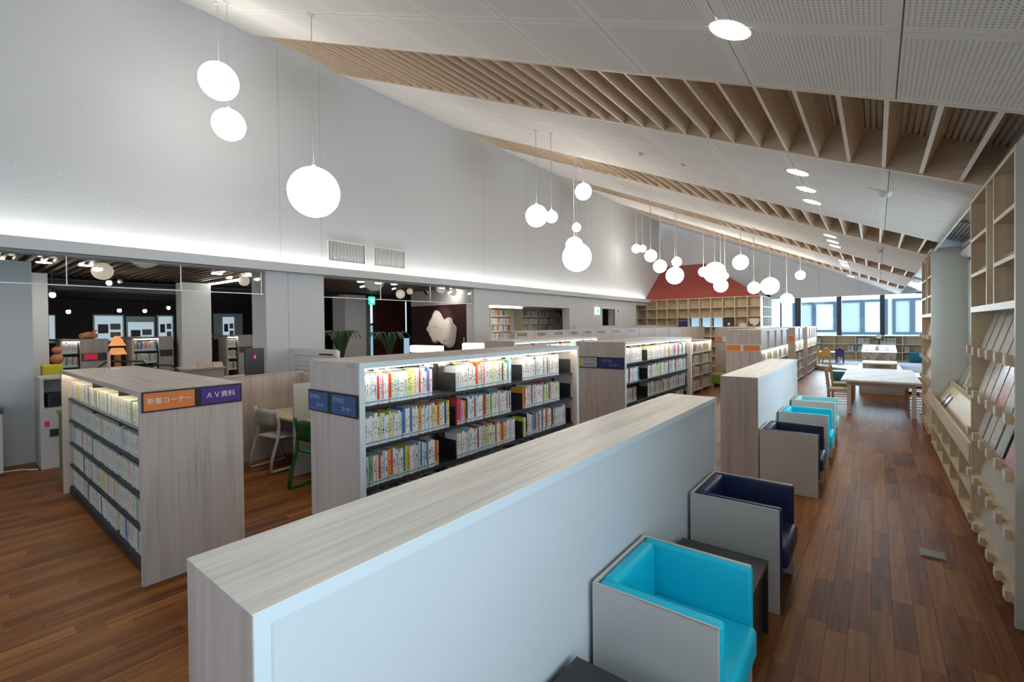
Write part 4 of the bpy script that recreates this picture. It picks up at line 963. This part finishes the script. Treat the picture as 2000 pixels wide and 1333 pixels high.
mb.build('contour_lines', 'map_line', t)
B(-9.32, -9.30, 9.54, 9.559, 1.5, 1.65).build('joint', 'label_card', bpy.data.objects['wall_burgundy'])
struct('wall_back_brick', B(-14.3, -14.1, 9.95, 11.2, 0, 3.0), 'brick_red')
t = thing('curtain', 'grey-green gathered curtain beside the bright window of the second opening', 'curtain', (-14, 9.4, 0))
for k in range(6): MB().cyl(-14+.03*(k % 2), 9.22+.075*k, .1, 2.95, .045, 8).build('fold', 'curtain', t, smooth=True)
w = struct('window_9', MB().box(-14.25, -14.15, 9.62, 9.68, .6, 3.0).box(-14.25, -14.15, 9.9, 9.96, .6, 3.0).box(-14.25, -14.15, 9.68, 9.9, 2.05, 2.12), 'dark_frame'); B(-14.22, -14.2, 9.68, 9.9, 2.12, 3.0).build('pane', 'sky_glow', w) if 'sky_glow' in MATS else None
flat('sky_glow', (.5, .6, .7), .4, emit=(.75, .88, 1), es=.95)
B(-14.22, -14.2, 9.68, 9.9, 2.12, 3.0).build('pane', 'sky_glow', w); B(-14.22, -14.2, 9.68, 9.9, .6, 2.05).build('pane', 'blue_glow', w)  # daylight outside put into these panes and the next window's as glow
w = struct('window_10', MB().box(-14.25, -14.15, 11.2, 11.5, .6, 3.0), 'dark_frame'); B(-14.145, -14.14, 11.33, 11.38, 1.8, 2.95).build('pane', 'sky_glow', w); B(-14.145, -14.14, 11.22, 11.5, .6, 1.55).build('pane', 'blue_glow', w)
t = thing('exit_sign', 'green exit sign seen through the second opening', 'sign', (-13, 9.1, 2.9)); B(-12.95, -12.9, 8.88, 9.1, 2.72, 2.98).build('case', 'exit_green', t); B(-12.899, -12.895, 8.95, 9.03, 2.78, 2.9).build('running_figure', 'exit_white', t); B(-12.93, -12.92, 8.98, 9.0, 2.98, 3.16).build('hanging_rod', 'alu', t)
def plant(label, x, y, n, hh, seed):
    rr = random.Random(seed); t = thing('palm_plant', label, 'plant', (x, y, 0)); MB().tube([(x, y, 0), (x, y, .35)], [.13, .18], 14).build('pot', 'pot', t); MB().tube([(x, y, .3), (x+.03, y, 1.1)], .03, 8).build('trunk', 'pot', t)
    for k in range(n):
        a = rr.uniform(0, 6.28); ln = rr.uniform(.4, .65); mb = MB(); pts = []
        for s in range(6): 
            q = s/5; pts.append((x+.03+math.cos(a)*ln*q, y+math.sin(a)*ln*q, 1.1+(hh-1.1)*(math.sin(q*2.3))))
        for s in range(5):
            p, q = Vector(pts[s]), Vector(pts[s+1]); sd = Vector((-math.sin(a), math.cos(a), 0)); w0 = .03*math.sin(math.pi*(s+.3)/5.6); w1 = .03*math.sin(math.pi*min(1, (s+1.3)/5.6))+.002
            dr = Vector((0, 0, -.03))
            mb.quad([p, q, q+sd*w1+dr, p+sd*w0+dr]).quad([q, p, p-sd*w0+dr, q-sd*w1+dr])
        mb.build('leaf', 'leaf', t)
plant('dark green palm plant in front of the light column, second opening', -10.6, 6.45, 30, 1.92, 3); plant('darker palm plant before the brick wall, second opening', -10.6, 7.9, 26, 1.86, 5)
# niche shelves with books
for lab, y0, y1, n in (('left', 11.95, 13.08, 1), ('right', 13.75, 17.05, 3)):
    t = cubby('niche_shelving', f'{lab} maple book shelving inside the wall niche', -10.68, -10.35, y0, y1, [.70, 1.24, 1.50, 1.76, 2.02, 2.30, 2.60], n, 'y', mats=('maple_z', 'maple_y'), back='maple_z')
    for z in (1.255, 1.515, 1.775, 2.035, 2.315):
        for i in range(n): bw_ = (y1-y0)/n; row(y0+bw_*i+.04, y0+bw_*(i+1)-.06-random.random()*.1, -10.37, z, (1, 0), .22, .2, (.03, .08))
# ------------------------------------------------------------------ rows behind (wood panels)
t = thing('panel_bookcase_row', 'long row of joined wood-fronted bookcase ends near eye level, mid distance', 'bookcase', (-6, 14, 0))
YS = [7.72, 8.45, 9.18, 9.92, 10.62, 11.35, 12.28, 13.3, 14.23, 15.55, 16.95, 18.51, 19.94, 21.42]
for a, b in zip(YS[:-1], YS[1:]):
    f = B(-6.04, -6, a+.03, b, 0, 1.835).build('front_panel', 'ash_z', t)
    B(-6.05, -5.992, a-.005, a+.025, 0, 1.845).build('edge_strip', 'maple_z', t)
    if b-a < 1.2:
        for z in (1.79, 1.755): B(-5.999, -5.99, a+.06, a+.06+(b-a)*.45, z-.008, z+.008).build('name_tag', 'dark_frame', f)
B(-6.4, -5.99, 7.7, 21.42, 1.835, 1.85).build('top_panel', 'ash_y', t)
t = thing('panel_bookcase_row', 'second wood-fronted bookcase row behind the first, just over it', 'bookcase', (-7.3, 17, 0))
for k in range(8): B(-7.34, -7.3, 12.4+k*1.15, 13.52+k*1.15, 0, 1.93).build('front_panel', 'ash_z', t); B(-7.35, -7.295, 13.52+k*1.15, 13.55+k*1.15, 0, 1.935).build('edge_strip', 'maple_z', t)
B(-7.6, -7.29, 12.4, 21.6, 1.93, 1.945).build('top_panel', 'ash_y', t)
def wood_case(label, x0, x1, y0, y1, h, tiers, nb, lit=True, shelfm='chair_white', top='ash_y', cub=None, fill=.85):
    t = thing('bookcase', label, 'bookcase', ((x0+x1)/2, (y0+y1)/2, 0)); T = .04
    B(x0, x1+.004, y0, y1, h-T, h).build('top_panel', top, t)
    for a in (y0, y1-T): B(x0, x1, a, a+T, 0, h-T).build('end_panel', 'ash_z', t)
    zt = h-T if cub is None else cub
    if cub is not None:
        B(x0, x1+.004, y0+T, y1-T, cub-.03, cub).build('shelf', 'edge_white', t)
        n = max(1, round((y1-y0-.08)/.9)); ww = (y1-y0-2*T)/n
        for k in range(n):
            B(x0+.03, x1-.02, y0+T+ww*k+.012, y0+T+ww*(k+1)-.012, cub, h-T).build('wood_front', 'ash_z', t)
            B(x0, x1+.003, y0+T+ww*(k+1)-.012, min(y1-T, y0+T+ww*(k+1)+.012), cub, h-T).build('edge_strip', 'edge_white', t)
        zt = cub-.03
    if lit: B(x1-.05, x1-.02, y0+T, y1-T, zt-.015, zt-.001).build('light_strip', 'shelf_led', t)
    bw_ = (y1-y0-2*T)/nb
    for i in range(nb+1): B(x0+.02, x1-.01, max(y0+T, y0+T+bw_*i-.012), min(y1-T, y0+T+bw_*i+.012), 0, zt-.02).build('divider', shelfm, t)
    for z in tiers:
        B(x0+.02, x1-.005, y0+T, y1-T, z-.025, z-.001).build('shelf', shelfm, t)
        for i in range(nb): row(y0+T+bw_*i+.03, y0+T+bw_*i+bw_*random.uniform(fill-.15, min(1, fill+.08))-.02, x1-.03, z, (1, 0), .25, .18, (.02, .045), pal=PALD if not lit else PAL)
    B(x0, x0+.02, y0+T, y1-T, 0, h-T).build('back_panel', 'ash_z', t)
    return t
wood_case('wood bookcase with white shelves of old books beyond the navy-signed one', -4.7, -3.95, 10.4, 14.85, 1.50, [1.16, .84, .52, .12], 5)
wood_case('tall wood bookcase end with a small orange and white sign', -4.15, -2.95, 16.0, 19.5, 1.83, [1.1, .7, .3], 4, cub=1.4)
wood_case('tall wood bookcase with two orange end signs and lit shelf', -2.79, -2.05, 11.68, 15.8, 1.81, [1.02, .7, .38, .08], 5, cub=1.35, fill=.9)
wood_case('tall wood bookcase beyond the two-plate one, with one orange plate', -2.79, -2.04, 17.2, 19.4, 1.81, [1.05, .72, .4, .1], 2, cub=1.38, fill=.6)
wood_case('last tall wood bookcase beside the play platform, sparse white shelves', -2.79, -2.0, 20.1, 23.5, 1.81, [1.05, .72, .4, .1], 4, cub=1.38, fill=.6)
sign_band('section_sign', 'two orange section plates on the tall bookcase end', (-2.79, 11.678, 1.315), (1, 0, 0), .74, .155, [(.015, .32, 'orange_plate', []), (.38, .72, 'orange_plate', [])], 'edge_white')
sign_band('section_sign', 'small orange and white section sign left of the two orange plates', (-4.10, 15.998, 1.36), (1, 0, 0), .62, .19, [(.01, .15, 'orange_plate', []), (.17, .6, 'label_card', [])], 'grey_plate')
sign_band('section_sign', 'single orange section plate on the farther tall bookcase end', (-2.34, 17.198, 1.36), (1, 0, 0), .28, .2, [(.015, .265, 'orange_plate', [])], 'edge_white')
t = thing('bench', 'lime green bench beside the wood bookcases', 'bench', (-3.6, 15.4, 0)); rbox(-4.05, -3.2, 15.2, 15.7, .08, .40, .03, 2).build('seat', 'green_seat', t); B(-4.0, -3.25, 15.25, 15.65, 0, .08).build('base', 'black_steel', t)
# ------------------------------------------------------------------ right side cabinets
def tall_rack(label, y0, y1, x0=.69, x1=1.12, h=3.06, full=True):
    t = thing('magazine_cabinet', label, 'cabinet', ((x0+x1)/2, (y0+y1)/2, 0)); T = .03
    B(x0-.002, x1, y0-.001, y0+T, 0, h).build('side_panel', 'side_laminate', t); B(x0, x1, y1-T, y1, 0, h).build('side_panel', 'maple_z', t)
    B(x0, x1, y0+T, y1-T, h-T, h).build('top_panel', 'maple_y', t); B(x1-.02, x1, y0+T, y1-T, 0, h-T).build('back_panel', 'ply_z', t)
    B(x0-.003, x0+.02, y0, y0+.035, 0, h).build('front_edge', 'maple_z', t)
    B(x0, x1-.02, y0+T, y1-T, 2.03, 2.08).build('shelf', 'maple_y', t)
    ym0, ym1 = y0+.70, y0+1.02
    for z in (2.38, 2.70):
        for a, b in ((y0+T, ym0), (ym1, y1-T)):
            s = B(x0, x1-.02, a, b, z-.03, z).build('shelf', 'maple_y', t); MB().tube([(x0+.05, a, z+.04), (x0+.05, b, z+.04)], .003, 5).build('guard_rail', 'alu', s)
    B(x0, x1-.02, ym0, ym0+T, 2.08, h-T).build('divider', 'maple_z', t); B(x0, x1-.02, ym1-T, ym1, 2.08, h-T).build('divider', 'maple_z', t)
    B(x0+.06, x0+.08, ym0+T, ym1-T, 2.08, h-T).build('display_front', 'grey_plate', t); B(x0+.052, x0+.06, ym0+.08, ym1-.12, 2.35, 2.62).build('screen', 'blue_glow', t)
    for a in (y0+T, ym1): B(x1-.06, x1-.05, a+.03, a+.045, 2.1, h-.05).build('shelf_rail', 'alu', t)
    # sloping magazine face with ledges
    B(x0+.26, x0+.28, y0+T, y1-T, .10, 2.03).build('display_back', 'grey_warm', t)
    for k in range(1, 6):
        y = y0+T+(y1-y0-2*T)*k/6; MB().prism([(x0+.046, 1.69), (x0+.05, 1.69), (x0+.151, 2.03), (x0+.147, 2.03)], 1, y-.004, y+.004).build('groove', 'joint_dark', t)
    for z in (1.70, 1.32, .95, .57, .17):
        l = B(x0-.005, x0+.07, y0+T, y1-T, z-.04, z-.02).build('ledge', 'maple_y', t)
        MB().prism([(x0+.05, z-.02), (x0+.065, z-.02), (x0+.165, z+.33), (x0+.15, z+.33)], 1, y0+T, y1-T).build('sloping_board', 'grey_warm', t)
        for k in range(6):
            y = y0+.11+(y1-y0-.22)*(k)/5.0
            blk = B(x0-.036, x0-.005, y-.042, y+.042, z-.042, z+.028).build('label_block', 'maple_z', t)
            B(x0-.039, x0-.0362, y-.036, y+.036, z-.034, z+.022).build('label_card', 'label_pink' if z > 1.6 and k > 1 else 'label_card', blk)
    return t
flat('side_laminate', (.58, .59, .54), .5); flat('grey_warm', (.44, .41, .37), .6)
tall_rack('tall maple magazine cabinet nearest the camera at the right wall', 4.24, 6.03)
tall_rack('second tall maple magazine cabinet farther along the right wall', 9.93, 11.9, h=3.12)
MGC = [((.55, .40, .38), 'pinkish'), ((.60, .57, .52), 'cream'), ((.55, .08, .12), 'red'), ((.40, .50, .50), 'grey-green'), ((.60, .60, .62), 'white'), ((.70, .25, .45), 'pink and blue')]
def magazine(x, y, z, w, h, c, lab, lean=.16, rz=0):
    t = tag(bpy.data.objects.new('magazine', MAGM), lab, 'magazine', 'magazines on the right wall racks'); COL.objects.link(t)
    t.location = (x, y, z); t.rotation_euler = (0, lean, rz); t.scale = (1, w, h); t.color = (*c, 1)
MAGM = MB().box(0, .006, 0, 1, 0, 1).mesh('magazine', 'magazine')
dd = tall = None
for z, ys in ((1.32, [(4.33, .23, 1), (4.60, .23, 3), (4.85, .25, 2), (5.14, .22, 0), (5.40, .22, 0), (5.66, .24, 1)]), (.95, [(4.30, .2, 2), (4.52, .27, 5), (4.90, .22, 3), (5.18, .22, 1), (5.44, .2, 1), (5.70, .22, 0)])):
    for k, (y, w, ci) in enumerate(ys):
        c, cn = MGC[ci]; magazine(.722, y, z-.018, w, .31, c, f'{cn} magazine, {ORD[k]} from the near end, {"upper" if z > 1 else "lower"} filled ledge of the near cabinet', .27)
# low magazine shelf between the cabinets
t = thing('low_magazine_shelf', 'low maple shelf with cubbies and sloping magazine rack between the cabinets', 'shelf', (.9, 7.8, 0)); x0, x1, y0, y1 = .69, 1.15, 6.06, 9.90
for k in range(6):
    y = y0+(y1-y0-.03)*k/5; B(x0, x1-.02, y, y+.03, .05, .62).build('divider', 'maple_z', t)
for z in (.06, .33, .62): B(x0, x1-.02, y0+.03, y1, z-.03 if z > .1 else .02, z).build('shelf', 'maple_y', t)
B(x1-.02, x1, y0, y1, 0, 1.2).build('back_panel', 'ply_z', t); B(x0+.02, x1-.02, y0, y1, 0, .02).build('plinth', 'black_steel', t)
MB().box(x0-.01, x0+.012, y0, y1, .62, .80).build('front_lip', 'maple_y', t)
MB().prism([(.72, .64), (.735, .64), (.93, .98), (.915, .98)], 1, y0, y1).build('sloping_board', 'maple_y', t)
B(.91, 1.0, y0, y1, .965, .985).build('ledge', 'maple_y', t); B(.905, .92, y0, y1, .965, 1.04).build('ledge_lip', 'maple_y', t)
MB().prism([(1.0, .985), (1.012, .985), (1.13, 1.30), (1.118, 1.30)], 1, y0, y1).build('sloping_board', 'maple_y', t)
B(1.10, 1.18, y0, y1, 1.28, 1.30).build('top_panel', 'maple_y', t)
cs = [(.55, .42, .38), (.28, .10, .08), (.50, .52, .45), (.10, .18, .16), (.35, .42, .40), (.60, .55, .50)]
for k in range(10):
    magazine(.945, 6.2+k*.33, .987, .24, .30, cs[k % 6], f'magazine {"with dark cover" if k % 6 in (1, 3) else "with pale cover"}, {ORD[k]} from the near end, back ledge of low shelf', .30)
magazine(.706, 9.3, .65, .22, .28, (.72, .22, .42), 'bright pink magazine at the far end of the low shelf front tray', .54); magazine(.706, 8.98, .65, .22, .26, (.25, .18, .15), 'brown magazine beside the bright pink one on the low shelf', .54)
t = smallbox('notice_card', 'small white notice card standing on the low shelf top', 'sign', 1.11, 1.13, 8.9, 9.15, 1.301, 1.36, 'label_card', parts=[('foot', (1.10, 1.16, 8.9, 9.15, 1.3005, 1.305), 'label_card')])
t = thing('low_shelf', 'low maple shelf before the near tall cabinet at right edge', 'shelf', (.95, 3.4, 0))
for k in range(5): B(.73, 1.15, 2.6+.4*k, 2.63+.4*k, 0, .9).build('divider', 'maple_z', t)
for z in (.05, .33, .61, .9): B(.73, 1.15, 2.6, 4.23, z-.03, z).build('shelf', 'maple_y', t)
# ------------------------------------------------------------------ table and chairs at the end of the aisle
t = thing('reading_table', 'large white table with squared tile top at the aisle end', 'table', (.05, 13.6, 0)); y0, y1 = 12.05, 15.3
B(-.60, .70, y0, y1, .70, .735).build('table_top', 'whitewash', t)
tm = {}
for i in range(8):
    for j in range(10):
        xx = -.55+i*.15; yy = y0+.06+j*.314
        mb = B(xx+.004, xx+.146, yy+.004, yy+.31, .735, .738+.001*((i+j) % 2)); o = mb.build('top_tile', 'tile_a' if (i*3+j*5) % 4 else 'tile_b', t) if 'tile_a' in MATS else None
flat('tile_a', (.62, .60, .58), .5); flat('tile_b', (.52, .47, .44), .5)
for i in range(8):
    for j in range(10):
        xx = -.55+i*.15; yy = y0+.06+j*.314; B(xx+.004, xx+.146, yy+.004, yy+.31, .7352, .738).build('top_tile', 'tile_a' if (i*3+j*5) % 4 else 'tile_b', t)
for x in (-.50, .56):
    for y in (y0+.2, y1-.28): B(x, x+.07, y, y+.07, 0, .70).build('leg', 'whitewash', t)
MB().box(-.47, .62, y0+.23, y0+.26, .60, .70).box(-.47, .62, y1-.26, y1-.23, .60, .70).box(-.47, -.44, y0+.26, y1-.26, .60, .70).box(.59, .62, y0+.26, y1-.26, .60, .70).build('apron', 'whitewash', t)
def ladder_chair(label, x, y, s, seat):
    t = thing('ladderback_chair', label, 'chair', (x, y, 0), 'ladder back chairs at the white table'); local(t)   # s=+1 faces +X
    for yy in (-.2, .2):
        MB().tube([(-s*.2, yy, 0), (-s*.2, yy, .45), (-s*.25, yy, .92)], .018, 8).build('back_post', 'chair_wood', t); MB().tube([(s*.2, yy*.95, 0), (s*.2, yy*.95, .46)], .018, 8).build('front_leg', 'chair_wood', t)
        for z in (.14, .26, .36): MB().tube([(-s*.2, yy, z), (s*.2, yy*.95, z)], .009, 6).build('stretcher', 'chair_wood', t)
    for z in (.16, .28, .38): MB().tube([(s*.2, -.19, z), (s*.2, .19, z)], .009, 6).build('stretcher', 'chair_wood', t); MB().tube([(-s*.2, -.2, z), (-s*.2, .2, z)], .009, 6).build('stretcher', 'chair_wood', t)
    for z in (.58, .68, .78, .87): B(-s*.235-.008, -s*.235+.008, -.19, .19, z-.018, z+.018).build('slat', 'chair_wood', t)
    rbox(-.2, .22, -.2, .2, .43, .475, .015, 2).build('seat', seat, t)
ladder_chair('ladder-back wooden chair with pale floral seat, near left of white table', -.66, 12.75, 1, 'floral_seat'); ladder_chair('ladder-back wooden chair on the left side, farther along white table', -.66, 14.0, 1, 'floral_seat')
ladder_chair('ladder-back wooden chair with dark red seat, near right of white table', .72, 12.7, -1, 'red_seat'); ladder_chair('ladder-back wooden chair on the right side, farther along white table', .74, 14.0, -1, 'red_seat')
t = thing('low_cabinet', 'dark grey low cabinet side seen under the white table', 'cabinet', (.1, 16, 0)); B(-.38, .62, 15.95, 16.9, 0, .52).build('body', 'grey_plate', t); B(-.40, .64, 15.93, 16.92, .52, .54).build('top', 'cream_top', t)
t = thing('cream_table', 'small cream-topped table behind the white table', 'table', (.05, 18.5, 0)); B(-.35, .50, 17.9, 19.1, .66, .70).build('table_top', 'cream_top', t)
for x in (-.33, .44):
    for y in (17.93, 19.02): B(x, x+.04, y, y+.04, 0, .66).build('leg', 'maple_z', t)
t = thing('ottoman', 'teal cube ottoman left of the white table', 'stool', (-.9, 17.9, 0)); rbox(-1.12, -.55, 17.6, 18.2, .03, .42, .03, 3).build('cushion', 'leather_teal', t, smooth=True); B(-1.08, -.6, 17.65, 18.15, 0, .03).build('base', 'black_steel', t)
t = thing('ottoman', 'dark teal box seat at the far right under the windows', 'stool', (1.4, 26.6, .18)); rbox(1.12, 1.62, 26.3, 26.9, .2, .62, .03, 3).build('cushion', 'leather_teal', t, smooth=True); B(1.15, 1.58, 26.35, 26.85, .181, .2).build('base', 'black_steel', t)
# display table with mosaic front
t = thing('display_table', 'mosaic-fronted display table with magazines on the platform', 'table', (.05, 24, .18))
MB().prism([(22.8, .42), (25.0, .42), (25.0, .96), (22.8, .76)], 0, -.44, .60).build('mosaic_body', 'mosaic', t); MB().prism([(22.78, .765), (25.02, .965), (25.02, .985), (22.78, .785)], 0, -.46, .62).build('top', 'edge_white', t)
for x in (-.42, .46):
    for y in (22.85, 24.8): B(x, x+.12, y, y+.12, .18, .42).build('leg', 'tan_wood', t)
for i in range(6):
    x = -.36+.16*i
    tag(MB().prism([(23.3, .838), (24.5, .947), (24.5, .955), (23.3, .846)], 0, x, x+.12).build('magazine', ['leather_teal', 'label_card', 'red_seat', 'grey_plate', 'toy_blue', 'label_pink'][i], loc=(x, 23.3, .84)), f'flat {["teal", "white", "dark red", "grey", "dark blue", "pink"][i]} magazine, {ORD[i]} from left on the display table', 'magazine')
t = thing('display_tree', 'small dark stand with a hanging card on the display table', 'stand', (.05, 25.4, .18)); MB().cyl(.08, 25.3, .18, 1.45, .035, 8).build('post', 'dark_plastic', t); B(-.1, .26, 25.28, 25.32, 1.18, 1.26).build('arm', 'dark_plastic', t); B(.0, .16, 25.22, 25.26, 1.25, 1.42).build('card', 'label_card', t)
# toddler chairs and table
def toy_chair(label, x, y, mt):
    t = thing('toddler_chair', label, 'chair', (x, y, .19), 'toddler chairs on the platform'); local(t)
    for a in (-.13, .13):
        for b in (-.12, .12): B(a-.02, a+.02, b-.02, b+.02, 0, .28).build('leg', mt, t)
    B(-.16, .16, -.15, .15, .28, .31).build('seat', mt, t); B(-.16, .16, -.15, -.12, .31, .60).build('backrest', mt, t); MB().sphere((0, -.135, .62), .07, 10, 6).build('backrest_knob', mt, t)
toy_chair('left yellow wooden toddler chair on the platform', -2.12, 24.4, 'toy_yellow'); toy_chair('right yellow wooden toddler chair on the platform', -1.72, 24.3, 'toy_yellow'); toy_chair('dark blue toddler chair on the platform', -1.25, 24.6, 'toy_blue')
t = thing('toddler_table', 'small white toddler table behind the yellow chairs', 'table', (-1.7, 25.1, .18)); B(-2.2, -1.25, 24.75, 25.5, .62, .65).build('table_top', 'label_card', t)
for x in (-2.15, -1.35):
    for y in (24.8, 25.4): B(x, x+.05, y, y+.05, .19, .62).build('leg', 'label_card', t)
# far low shelf under windows
t = thing('window_shelf', 'long low maple bookshelf under the far windows', 'shelf', (-.3, 27.2, .18)); xa, xb = -2.45, 1.78
for k in range(6): x = xa+(xb-xa-.03)*k/5; B(x, x+.03, 27.05, 27.45, .18, 1.30).build('divider', 'maple_z', t)
for z in (.21, .58, .95, 1.33): B(xa, xb, 27.04, 27.45, z-.03, z).build('shelf', 'maple_x', t)
B(xa, xb, 27.45, 27.48, .18, 1.33).build('back_panel', 'ply_z', t)
bwk = (xb-xa-.03)/5
for z in (.22, .59, .96):
    for k, (f0, f1) in enumerate(((.0, .35), (.62, .95), (.05, .62), (.05, .75), (.05, .3))):
        if random.random() < .85: row(xa+.03+bwk*k+bwk*f0, xa+bwk*k+bwk*f1, 27.10, z, (0, -1), .28, .2, (.02, .05), pal=PALD)
# ------------------------------------------------------------------ all remaining books as one object
me = bpy.data.meshes.new('books'); me.from_pydata(STUFF['v'], [], STUFF['f']); me.materials.append(MATS['book_stuff'])
uv = me.uv_layers.new(name='uv'); uv.data.foreach_set('uv', [c for q in STUFF['uv'] for c in q])
ca = me.attributes.new('col', 'FLOAT_COLOR', 'FACE'); ca.data.foreach_set('color', [k for c in STUFF['col'] for k in (*c, 1)])
ra = me.attributes.new('rnd', 'FLOAT', 'FACE'); ra.data.foreach_set('value', STUFF['rnd'])
o = bpy.data.objects.new('books', me); COL.objects.link(o); tag(o, 'all the smaller, farther rows of books in the other bookcases', 'books', kind='stuff')
for o in list(bpy.data.objects):
    if '_o' in o: del o['_o']
print('INDIVIDUAL', NIND, 'stuff', len(STUFF['f'])//4, 'objects', len(bpy.data.objects))
